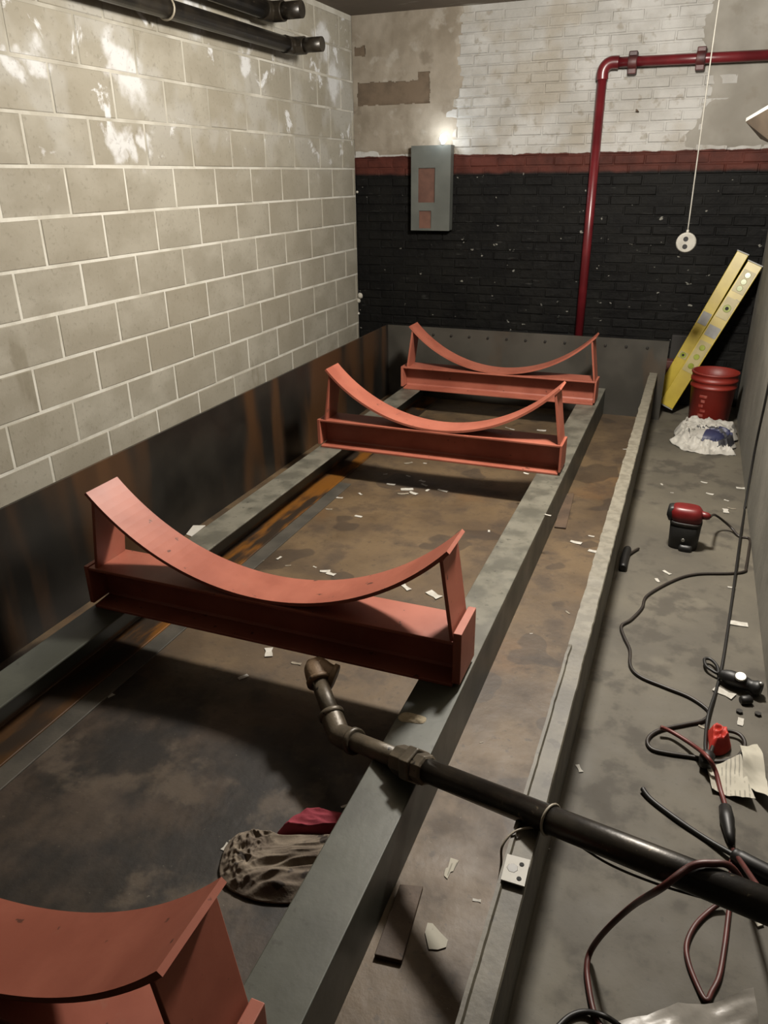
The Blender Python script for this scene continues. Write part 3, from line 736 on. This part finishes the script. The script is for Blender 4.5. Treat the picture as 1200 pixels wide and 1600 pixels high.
# ------------------------------------------------------------------ level pair, bucket, boxes in the far corner
def make_level(name, base, top, side, wid, thick, m_body, label, windows):
    ax = (top - base); L = ax.length; ax.normalize()
    sd = (side - ax * side.dot(ax)).normalized(); nm = ax.cross(sd)
    if nm.y > 0: nm = -nm                                # faces the viewer
    rt = empty(name, base); tag(rt, label, 'spirit level', 'yellow spirit levels in the corner')
    c = (base + top) / 2
    MB().obox(c, ax * L / 2, sd * wid / 2, nm * thick / 2).build('body', m_body, rt, bevel=0.003)
    for e in (-1, 1): MB().obox(c + ax * e * (L / 2 + .004), ax * .004, sd * (wid / 2 + .002), nm * (thick / 2 + .002)).build('end_cap', M_GREY, rt)
    for (t, ln, kind) in windows:
        pc = base + ax * L * t + nm * (thick / 2 + .0015)
        wo = MB().obox(pc, ax * ln / 2, sd * wid * .40, nm * .0015).build('window_frame' if kind != 'label' else 'ruler_label', {'vial': M_YELLOWD, 'plate': M_YELLOWD, 'label': M_GREY}[kind], rt)
        if kind == 'vial':
            MB().lathe(pc + nm * .0015, [(wid * .26, 0), (wid * .24, .003)], nm, 14).build('vial', M_VIAL, wo)
            MB().lathe(pc + nm * .0045 + ax * .0, [(wid * .12, 0), (wid * .1, .002)], nm, 10).build('bubble', M_DARKHOLE, wo)
        if kind == 'plate':
            for q_ in range(3): MB().lathe(pc + nm * .0015 + ax * (q_ - 1) * ln * .3, [(wid * .2, 0), (wid * .18, .002)], nm, 10).build('mark', M_VIAL, wo)
    return rt
side = Vector((1, -.25, -.5))
make_level('spirit_level', onY(1041, 634, 5.86), onY(1180, 413, 6.05), side, 0.105, 0.032, M_YELLOW, 'yellow spirit level with vial windows leaning in the corner, in front', [(.70, .15, 'vial'), (.54, .08, 'label'), (.36, .24, 'plate'), (.88, .16, 'plate')])
make_level('spirit_level', onY(1031, 618, 5.95), onY(1161, 396, 6.10), side, 0.082, 0.032, M_YELLOW, 'yellow spirit level leaning in the corner, behind the one with windows', [(.56, .09, 'label'), (.30, .05, 'vial')])

bk = empty('bucket', (0.235, 5.78, 0)); tag(bk, 'red plastic bucket standing in the far right corner behind the sack', 'bucket')
bc = Vector((0.235, 5.70, 0.0))
prof = [(0.128, 0.0), (0.131, .006), (0.146, .27), (0.153, .275), (.154, .285), (.148, .29), (0.149, .315), (0.156, .32), (.156, .335), (.150, .34), (.151, .365), (.157, .37), (.157, .38), (.145, .38), (.138, .30), (.124, .012)]
MB().lathe(bc, prof, seg=32).build('shell', M_BUCKET, bk)
# faded white print on the shell
def shell_patch(mb, a0, a1, z0, z1, mi=0):
    vs = []; n = 4
    for i in range(n + 1):
        a = a0 + (a1 - a0) * i / n
        for z in (z0, z1):
            r = 0.1315 + (z - .006) / .264 * .015 + .0012
            vs.append(bc + Vector((r * math.cos(a), r * math.sin(a), z)))
    mb.add(vs, [(2 * i, 2 * i + 2, 2 * i + 3, 2 * i + 1) for i in range(n)])
mb = MB()
for i in range(5):
    shell_patch(mb, math.radians(-125 + (i % 2) * 6), math.radians(-104 - (i % 3) * 4), .215 - i * .034, .235 - i * .034)
mb.build('faded_print', M_PRINT, bk)
o = MB().box(-0.09, 0.12, 6.13, 6.19, 0.0, 0.53).build('dark_box', M_DARKBOX, bevel=0.004)
tag(o, 'dark box standing against the back wall behind the yellow levels', 'box')
o = MB().box(-0.14, -0.05, 6.02, 6.11, 0.0, 0.36).build('red_brown_block', M_REDBROWN, bevel=0.008)
tag(o, 'dull red-brown block between the tray corner and the yellow levels', 'block')

# crumpled white and blue sack on the floor
def heightsheet(name, outline, hfun, mats, mfun, z0=0.002, n=30, seed=1, ns=6):
    """sheet spanned inside a closed outline (list of xy), height from hfun(u,v), polar grid"""
    cx = sum(p[0] for p in outline) / len(outline); cy = sum(p[1] for p in outline) / len(outline)
    ring = [Vector((p[0], p[1], 0)) for p in outline]
    ring = spline(ring, ns, closed=True); m = len(ring); c = Vector((cx, cy, 0)); vs = []; fs = []; mi = []
    for i in range(1, n + 1):
        t = i / n
        for k_ in range(m):
            p = c + (ring[k_] - c) * t
            vs.append(Vector((p.x, p.y, z0 + max(0.0, hfun(p.x, p.y, t)))))
    vs.append(Vector((c.x, c.y, z0 + max(0, hfun(c.x, c.y, 0)))))
    for k_ in range(m): fs.append((k_, (k_ + 1) % m, n * m))
    for i in range(n - 1):
        for k_ in range(m): fs.append((i * m + k_, (i + 1) * m + k_, (i + 1) * m + (k_ + 1) % m, i * m + (k_ + 1) % m))
    # skirt to the ground so the sheet has thickness
    o = len(vs)
    for k_ in range(m): v_ = vs[(n - 1) * m + k_]; vs.append(Vector((v_.x, v_.y, max(z0 - 0.001, v_.z - 0.004))))
    for k_ in range(m): fs.append(((n - 1) * m + k_, o + k_, o + (k_ + 1) % m, (n - 1) * m + (k_ + 1) % m))
    mb = MB(); mb.add(vs, fs, 0, True)
    for i, f in enumerate(mb.f):
        cc = sum((mb.v[j] for j in f), Vector()) / len(f); mb.mi[i] = mfun(cc)
    return mb.build(name, mats)
sc0 = Vector((0.225, 5.24))
outl = [(0.0, 5.18), (0.035, 5.25), (0.02, 5.36), (0.06, 5.52), (0.16, 5.545), (0.28, 5.53), (0.415, 5.50), (0.40, 5.42), (0.425, 5.34), (0.395, 5.27), (0.41, 5.18), (0.365, 5.10), (0.405, 5.035), (0.30, 5.01), (0.24, 4.985), (0.17, 5.0), (0.10, 5.02), (0.06, 5.075)]
def rdg(x, y, z): return 1 - abs(noise.noise(Vector((x, y, z)))) * 2.2
def sackh(x, y, t):
    h = 0.004 + 0.085 * max(0, (y - 5.05)) / .5 + .020 * rdg(x * 13, y * 13, 2) + .013 * rdg(x * 33, y * 33, 6)
    dx, dy = (x - 0.235) / .13, (y - 5.21) / .12
    rr = math.hypot(dx, dy)
    h += .035 * math.exp(-((rr - 1.05) / .16) ** 2) * (1 if dy < .2 else .5)
    if rr < 1: h -= .03 * (1 - rr)
    d2_ = math.hypot((x - 0.225) / .11, (y - 5.235) / .085)
    if d2_ < 1: h = max(h, .04 + .05 * math.sqrt(1 - d2_ * d2_))
    return h * min(1, .25 + (1 - t) * 4)
def sackm(c):
    dx, dy = (c.x - 0.235) / .13, (c.y - 5.21) / .12; rr = math.hypot(dx, dy)
    d2_ = math.hypot((c.x - 0.225) / .11, (c.y - 5.235) / .085)
    if d2_ < 1: return 1 if c.x > .215 + .25 * (c.y - 5.23) else 0
    if rr < .98: return 2
    if rr < 1.25 and dx > .45: return 1 if dy > -.1 else 2
    return 0
o = heightsheet('crumpled_sack', outl, sackh, [M_SACK, M_SACKBLUE, M_SACKDARK], sackm, n=48, ns=10)
tag(o, 'crumpled white and blue sack lying in front of the red bucket', 'sack')

# ------------------------------------------------------------------ rag by the rail
outl = [(-0.935, 1.165), (-0.955, 1.25), (-0.91, 1.30), (-0.83, 1.31), (-0.74, 1.35), (-0.665, 1.36), (-0.64, 1.30), (-0.645, 1.2), (-0.70, 1.14), (-0.80, 1.11), (-0.89, 1.12)]
def ridge(x, y, z): return 1 - abs(noise.noise(Vector((x, y, z)))) * 2.2
def ragh(x, y, t):
    wx = x + .03 * noise.noise(Vector((x * 9, y * 9, 1))); wy = y + .03 * noise.noise(Vector((x * 9, y * 9, 6)))
    a_ = wx * .80 + wy * .60; b_ = -wx * .60 + wy * .80          # folds run along a_
    left = max(0, min(1, (-.82 - x) / .06))
    h = .028 + .022 * ridge(a_ * 4, b_ * 24, 3) + .012 * ridge(a_ * 9, b_ * 55, 8)
    hl = .034 + .020 * ridge(x * 30, y * 30, 5) + .010 * ridge(x * 70, y * 70, 9)
    return 0.72 * (h * (1 - left) + hl * left) * min(1, .2 + (1 - t) * 3.2)
o = heightsheet('rag', outl, ragh, [M_RAG], lambda c: 0, n=70, z0=0.0085, ns=18)
tag(o, 'crumpled grey rag lying on the tray floor beside the near rail', 'rag')
outl = [(-0.85, 1.315), (-0.82, 1.385), (-0.74, 1.42), (-0.645, 1.415), (-0.64, 1.38), (-0.70, 1.37), (-0.78, 1.325)]
o = heightsheet('pink_rag', outl, lambda x, y, t: (.03 + .018 * ridge(x * 9, y * 30, 9)) * min(1, (1 - t) * 4), [M_RAGPINK], lambda c: 0, n=16, z0=0.0085)
tag(o, 'pinkish red rag tucked behind the grey rag', 'rag')

# ------------------------------------------------------------------ power tool and cords
tl = empty('power_tool', onZ(1066, 850, 0)); tag(tl, 'red and black corded power tool standing on the concrete floor', 'power tool')
t0 = onZ(1066, 853, 0); rx = Vector((1, -.06, 0)).normalized(); ry = Vector((.06, 1, 0)).normalized()
def loft(secs, seg=20, p=3.2):                         # rounded-box sections: (centre, half x, half y)
    mb = MB(); vs = []
    for (c, a, b) in secs:
        for i in range(seg):
            th = 2 * math.pi * i / seg; cx, sx = math.cos(th), math.sin(th)
            x = a * math.copysign(abs(cx) ** (2 / p), cx); y = b * math.copysign(abs(sx) ** (2 / p), sx)
            vs.append(c + rx * x + ry * y)
    m = len(secs); fs = [(i * seg + k_, i * seg + (k_ + 1) % seg, (i + 1) * seg + (k_ + 1) % seg, (i + 1) * seg + k_) for i in range(m - 1) for k_ in range(seg)]
    fs += [tuple(reversed(range(seg))), tuple(range((m - 1) * seg, m * seg))]
    mb.add(vs, fs, 0, True); return mb
Zv = Vector((0, 0, 1))
loft([(t0, .058, .045), (t0 + Zv * .006, .066, .05), (t0 + Zv * .06, .068, .054), (t0 + Zv * .115, .070, .056), (t0 + Zv * .12, .066, .052)]).build('motor_housing', M_TOOLBLACK, tl)
loft([(t0 + Zv * .12, .067, .052), (t0 + Zv * .122, .072, .057), (t0 + Zv * .135, .072, .057), (t0 + Zv * .14, .068, .054)]).build('band', M_BOLT, tl)
loft([(t0 + Zv * .14, .066, .052), (t0 + Zv * .15 + rx * .0, .070, .055), (t0 + Zv * .185 - rx * .004, .072, .056), (t0 + Zv * .205 - rx * .006, .060, .045), (t0 + Zv * .21 - rx * .006, .046, .034)]).build('gear_housing', M_TOOLRED, tl)
loft([(t0 - rx * .068 + Zv * .135, .014, .03), (t0 - rx * .072 + Zv * .16, .02, .038), (t0 - rx * .07 + Zv * .198, .018, .034), (t0 - rx * .066 + Zv * .205, .012, .026)], 14).build('guard', M_TOOLBLACK, tl)
MB().tube([t0 + rx * .05 + Zv * .175, t0 + rx * .088 + Zv * .172, t0 + rx * .10 + Zv * .170], [.020, .018, .012], 12).build('cord_boot', M_TOOLRED, tl)
MB().lathe(t0 - ry * .0535 + Zv * .055, [(.009, 0), (.008, .004)], Vector((0, -1, 0)), 12).build('brush_cap', M_CHROME, tl)
loft([(t0 + rx * .015 - ry * .05, .03, .018), (t0 + rx * .015 - ry * .05 + Zv * .02, .03, .018), (t0 + rx * .015 - ry * .046 + Zv * .03, .026, .014)], 14).build('foot', M_TOOLBLACK, tl)

def cord(name, pts, r, mat, label, seg=8, n=7):
    o = MB().tube(spline(pts, n), r, seg).build(name, mat)
    return tag(o, label, 'cord')
G = lambda x, y, z=0.0066: onZ(x, y, z)
st = t0 + rx * .098 + Zv * .170
cord('tool_cord', [st, G(1118, 805, .10), G(1140, 822, .03), G(1155, 838), G(1171, 842), G(1170, 860), G(1166, 885), G(1163, 893), G(1140, 896), G(1090, 897), G(1055, 906), G(1012, 930), G(1003, 950), G(986, 968), G(971, 978), G(975, 995), G(984, 1015), G(985, 1040), G(1000, 1057), G(1040, 1074), G(1075, 1088), G(1100, 1104), G(1108, 1115), G(1098, 1126), G(1070, 1132), G(1030, 1141), G(1012, 1155), G(1018, 1170), G(1045, 1177), G(1085, 1183), G(1118, 1190, .012), G(1150, 1184, .018), G(1164, 1165, .018), G(1156, 1148, .018), G(1135, 1142, .018), G(1120, 1150, .018), G(1112, 1172, .03), G(1106, 1184, .03)],
     0.0062, M_CORDBROWN, 'dark cord of the power tool snaking across the concrete floor')
wc = [Vector((XR - .007, 4.22, 2.2)), Vector((XR - .007, 4.235, 1.3)), onX(1200, 605, XR - .007), onX(1180, 700, XR - .007), Vector((XR - .012, 4.16, .03)), G(1163, 800), G(1157, 838, .0195), G(1150, 890, .0195), G(1142, 950), G(1130, 1030), G(1120, 1075), G(1108, 1112, .0195), G(1104, 1135, .018), G(1102, 1160, .03), G(1103, 1180, .036)]
cord('mains_cable', wc, 0.0055, M_BLACK, 'straight black cord coming down the right wall and along the floor')
plug = MB().lathe(G(1104, 1186, .028), [(.010, -.03), (.018, -.024), (.022, 0), (.021, .02), (.014, .026)], Vector((.15, .95, .15)), 14).build('cord_plug', M_BLACK)
tag(plug, 'round black plug end lying beside the bright red cloth', 'plug')
# red extension cord
rc = [G(1032, 1136, .03), G(1052, 1145, .022), G(1085, 1166, .03), G(1106, 1184, .058), G(1118, 1205, .03), G(1126, 1235, .010), G(1133, 1258, .010), G(1137, 1282, .012)]
cord('extension_cord', rc, 0.0068, M_REDCORD, 'short red cord running from beside the red cloth over the papers')
cn = MB().tube([G(1133, 1262, .016), G(1136, 1280, .018), G(1140, 1305, .016), G(1143, 1318, .012)], [.017, .02, .013, .009], 12).build('cord_connector', M_BLACK)
tag(cn, 'grey-black inline cord connector on the floor below the papers', 'connector')
P = lambda t, h: B + d * t + v * h
hi = P(1.90, .045)
cord('extension_cord', [G(1143, 1316, .010), G(1148, 1332, .010), P(1.96, -.20) - u * .16, P(1.93, -.06) - u * .065, P(1.89, .022) - u * .033, P(1.84, .0385) - u * .008, P(1.775, .036) + u * .018, P(1.68, -.002) + u * .055, onZ(990, 1414, .26), onZ(950, 1450, .13), G(925, 1482, .03), G(917, 1510, .009), G(921, 1550), G(930, 1588), G(945, 1615), G(930, 1640)],
     0.0068, M_DARKREDCORD, 'dark red extension cord thrown over the black pipe down to the floor')
cord('cord_loop', [G(1143, 1345, .007), G(1141, 1400), G(1137, 1440), G(1132, 1480), G(1124, 1525), G(1112, 1550), G(1104, 1563, .010), G(1092, 1545), G(1076, 1505), G(1073, 1475), G(1086, 1446), G(1108, 1424), G(1130, 1408, .02)],
     0.0062, M_DARKREDCORD, 'dark red cord loop on the floor below the black pipe')
cord('curled_cable', [G(870, 1606), G(890, 1588), G(915, 1581, .009), G(945, 1588, .02), G(970, 1604)], 0.0062, M_BLACK, 'black cord curl at the bottom edge of the picture')
bcb = empty('black_cable', G(1100, 1300)); tag(bcb, 'black cable with thick handle lying behind the black pipe', 'cable')
MB().tube(spline([G(1003, 1231, .012), G(1018, 1250), G(1060, 1282), G(1105, 1312), G(1150, 1338, .02)], 8), [.004] + [.0075] * 32, 10).build('cable', M_BLACK, bcb)
MB().tube(spline([G(1146, 1334, .02), G(1160, 1343, .024), G(1185, 1356, .026), G(1225, 1376, .026)], 5), [.008] + [.018] * 3 + [.021] * 12, 14).build('handle', M_BLACK, bcb)

# bright red cloth, papers, film
outl = [(p.x, p.y) for p in (G(1106, 1142), G(1108, 1165), G(1107, 1178), G(1125, 1180), G(1142, 1170), G(1136, 1155), G(1120, 1148), G(1118, 1138))]
def rch(x, y, t):
    return (.028 + .022 * rdg(x * 18, y * 18, 1) + .012 * rdg(x * 45, y * 45, 4)) * min(1, .15 + (1 - t) * 2.2)
o = heightsheet('red_cloth', outl, rch, [M_REDCLOTH], lambda c: 0, n=18)
tag(o, 'bright red crumpled cloth on the floor among the cords', 'cloth')
def sheet(name, corners, bend, mat, label, seed, z=.003, nx=14, thick=.0015, cat='paper'):
    a, b, c, d_ = [Vector((p.x, p.y, 0)) for p in corners]; vs = []
    for i in range(nx + 1):
        for j in range(nx + 1):
            s_, t_ = i / nx, j / nx
            p = a * (1 - s_) * (1 - t_) + b * s_ * (1 - t_) + c * s_ * t_ + d_ * (1 - s_) * t_
            h = z + bend * max(0, .5 + noise.noise(Vector((p.x * 9, p.y * 9, seed)))) * (1.0) + bend * .3 * abs(noise.noise(Vector((p.x * 25, p.y * 25, seed + 3))))
            vs.append(Vector((p.x, p.y, h)))
    nn = (nx + 1) ** 2
    vs += [v_ + Vector((0, 0, -thick)) for v_ in vs]
    fs = []
    for i in range(nx):
        for j in range(nx):
            k0 = i * (nx + 1) + j; f = (k0, k0 + nx + 1, k0 + nx + 2, k0 + 1); fs.append(f); fs.append(tuple(nn + q_ for q_ in reversed(f)))
    mb = MB(); mb.add(vs, fs, 0, True)
    return tag(mb.build(name, mat), label, cat)
sheet('paper_sheet', [G(1103, 1200), G(1112, 1235), G(1178, 1258), G(1155, 1190)], .03, M_PRINTED, 'crumpled printed paper under the red cord', 3.0, z=.005)
sheet('paper_sheet', [G(1152, 1180), G(1160, 1225), G(1205, 1268), G(1182, 1168)], .045, M_PAPER, 'folded cream paper next to the right wall', 7.0, z=.012)
sheet('plastic_film', [G(965, 1600), G(1000, 1640), G(1190, 1640), G(1172, 1562)], .04, M_PLASTIC, 'crumpled pale plastic film at the bottom edge of the picture', 5.0, z=.004, cat='plastic film')
o = MB().prism([(G(1166, 1418).x, G(1166, 1418).y), (G(1176, 1416).x, G(1176, 1416).y), (G(1194, 1444).x, G(1194, 1444).y), (G(1184, 1447).x, G(1184, 1447).y)], .001, .006, 'z').build('white_stick', M_PAPER)
tag(o, 'short white stick on the floor under the black pipe', 'stick')

# black hand tool near the wall
ht = empty('hand_tool', G(1150, 1065)); tag(ht, 'black hand tool with shiny round dial and strap loop near the right wall', 'tool')
a0, a1 = G(1124, 1052, .03), G(1190, 1078, .03); ax = (a1 - a0).normalized()
MB().tube(spline([a0, a0.lerp(a1, .3), a0.lerp(a1, .55), a0.lerp(a1, .8), a1], 4), [.014, .017, .022, .026, .027, .027, .026, .026, .025, .024, .022, .02, .022, .026, .027, .026, .02], 14).build('body', M_TOOLBLACK, ht)
dn_ = Vector((-.1, -.35, 1)).normalized()
MB().lathe(a0.lerp(a1, .5) + dn_ * .024, [(.02, 0), (.021, .004), (.017, .007)], dn_, 18).build('dial', M_CHROME, ht)
MB().lathe(a1 + Vector((-.006, 0, .022)), [(.010, 0), (.008, .006), (.003, .009)], seg=12).build('button', M_CHROME, ht)
lp = [G(1122, 1052, .018), G(1112, 1047, .02), G(1103, 1040, .02), G(1101, 1030, .02), G(1110, 1030, .02), G(1120, 1040, .02)]
MB().tube(spline(lp, 6, closed=True), .006, 8, closed=True).build('strap', M_BLACK, ht)
o = MB().lathe(G(1166, 1094, .012), [(.012, -.02), (.017, -.012), (.017, .012), (.010, .02)], Vector((1, .4, .1)), 10).build('plastic_bung', M_BLACK)
tag(o, 'small black plastic bung just in front of the black hand tool', 'bung')
for (px_, py_, lab) in ((1155, 1113, 'tiny dark nut on the floor left of another, near the wall'), (1184, 1117, 'tiny dark nut on the floor closest to the right wall')):
    o = MB().lathe(G(px_, py_, .001), [(.011, 0), (.011, .008)], seg=6, smooth=False).build('hex_nut', M_BOLT); tag(o, lab, 'nut')
# black stub by the tray edge
q0 = onZ(966, 880, .0)
sb = empty('black_clip', q0); tag(sb, 'black plastic clip on the floor against the low tray edge', 'clip')
MB().tube(spline([G(973, 888, .018), G(976, 872, .018), G(981, 857, .018)], 5), [.014] + [.019] * 9 + [.015], 12).build('body', M_BLACK, sb)
MB().tube(spline([G(980, 868, .012), G(989, 862, .010), G(998, 857, .008)], 4), .006, 8).build('tab', M_CORDBROWN, sb)

# ------------------------------------------------------------------ scraps and paint chips
chip_meshes = []
for s in range(8):
    rnd = random.Random(40 + s); mb = MB()
    L, W_ = 1.0, rnd.uniform(.32, .6); cv_ = rnd.uniform(.05, .25)
    vs = []
    for i in range(4):
        x = -0.5 + i / 3
        w_ = W_ / 2 * rnd.uniform(.65, 1.1)
        z = cv_ * (x * x * 2) + rnd.uniform(0, .05)
        vs += [(x, -w_, z), (x, w_, z + rnd.uniform(0, .12)), (x, w_, z + .10), (x, -w_, z + .09)]
    fs = []
    for i in range(3):
        for j in range(4): fs.append((i * 4 + j, i * 4 + (j + 1) % 4, (i + 1) * 4 + (j + 1) % 4, (i + 1) * 4 + j))
    fs += [(0, 1, 2, 3), (12, 13, 14, 15)]
    mb.add(vs, fs); me = mb.mesh('paint_chip'); me.materials.append(M_CHIP if s != 3 else M_CHIPD); chip_meshes.append(me)
def chips(lst, z, label, group):
    for i, (px_, py_, ln) in enumerate(lst):
        p = onZ(px_, py_, z); o = bpy.data.objects.new('paint_chip', random.choice(chip_meshes)); C.objects.link(o)
        dist = (p - Vector((0, 0, EYE))).length
        s_ = ln * dist / FPX * 1.15
        o.location = p; o.scale = (s_, s_, s_ * .35); o.rotation_euler = (0, 0, random.uniform(-.9, .6) if random.random() < .7 else random.uniform(0, 3.1))
        tag(o, label, 'paint chip', group)
zf = 0.0066
chips([(638, 724, 12), (664, 724, 5), (602, 741, 6), (638, 744, 7), (660, 752, 9), (611, 757, 12), (663, 758, 11), (636, 765, 17), (630, 772, 15), (646, 771, 13), (668, 766, 8), (692, 767, 15), (563, 772, 8), (530, 778, 10), (514, 796, 9), (560, 807, 11), (800, 671, 8), (793, 669, 9), (846, 673, 12)], zf,
      'white paint chip among the scatter on the tray floor in front of the middle saddle', 'paint chips by the middle saddle')
chips([(402, 877, 18), (436, 872, 9), (450, 884, 8), (492, 886, 6), (508, 893, 14), (517, 897, 13), (634, 918, 19), (678, 930, 22), (764, 830, 6)], zf,
      'white paint chip on the tray floor just behind the cradle with the pipe elbow', 'paint chips behind the near saddle')
chips([(420, 1020, 20), (463, 1037, 14), (170, 1083, 20), (538, 1260, 9), (370, 1320, 10), (352, 1323, 12), (362, 1316, 8), (380, 1058, 14)], zf,
      'white paint chip on the dark sooty tray floor in front of the pipe elbow saddle', 'paint chips on the dark floor')
chips([(900, 848, 15), (924, 838, 8), (928, 862, 15), (887, 957, 8), (745, 1407, 10), (976, 702, 5), (830, 990, 4), (752, 1160, 5)], zf,
      'pale chip lying between the near rail and the low tray edge', 'chips between rail and tray edge')
chips([(1034, 757, 6), (1100, 754, 8), (1109, 772, 9), (1157, 763, 10), (1135, 782, 6), (1134, 799, 13), (1143, 795, 9), (1042, 895, 12), (1027, 907, 10), (1143, 918, 9), (1153, 975, 22), (1131, 1083, 24), (1157, 1128, 15), (1099, 1137, 12), (905, 1201, 13), (856, 1326, 5), (1050, 770, 4)], 0.001,
      'pale chip lying on the concrete walkway floor', 'chips on the concrete floor')
chips([(856, 805, 9), (822, 740, 8)], ZR + .001, 'tiny pale chip on top of the near rail', 'chips on the near rail')
# bracket scrap on the far rail
g0 = [onZ(*p, ZR) for p in ((291, 836), (302, 822), (321, 822), (306, 834), (299, 839))]
o = MB().prism([(p.x, p.y) for p in g0], ZR + .001, ZR + .004, 'z').build('white_bracket', M_WHITE)
tag(o, 'small white metal bracket lying on the rail next to the block wall', 'bracket')
# paper tags
o = MB().prism([(p.x, p.y) for p in [G(*q_) for q_ in ((704, 1341), (717, 1345), (708, 1362), (704, 1363), (699, 1374), (694, 1369), (695, 1358), (700, 1356))]], zf, zf + .002, 'z').build('paper_tag', M_PRINTED)
tag(o, 'small torn white tag on the tray floor, left of the white mounting plate', 'tag')
o = MB().prism([(p.x, p.y) for p in [G(*q_) for q_ in ((668, 1443), (676, 1444), (688, 1458), (700, 1470), (697, 1481), (684, 1485), (670, 1484), (664, 1458))]], zf, zf + .003, 'z').build('paper_scrap', M_PRINTED)
tag(o, 'torn white paper scrap on the tray floor beside the rusty offcut', 'paper')
# dried mud splat on the near rail
outl = [(p.x, p.y) for p in [onZ(*q_, ZR) for q_ in ((622, 1120), (632, 1113), (650, 1116), (666, 1122), (660, 1131), (640, 1129), (626, 1127))]]
o = heightsheet('dried_mud', outl, lambda x, y, t: .006 * max(0, .4 + noise.noise(Vector((x * 60, y * 60, 2)))) * min(1, (1 - t) * 4), [simple('mud', (150, 136, 110), (176, 162, 134), 40, .9, bump=.5)], lambda c: 0, z0=ZR + .0006, n=12)
tag(o, 'patch of dried mud on the near rail beside the pipe union', 'mud')
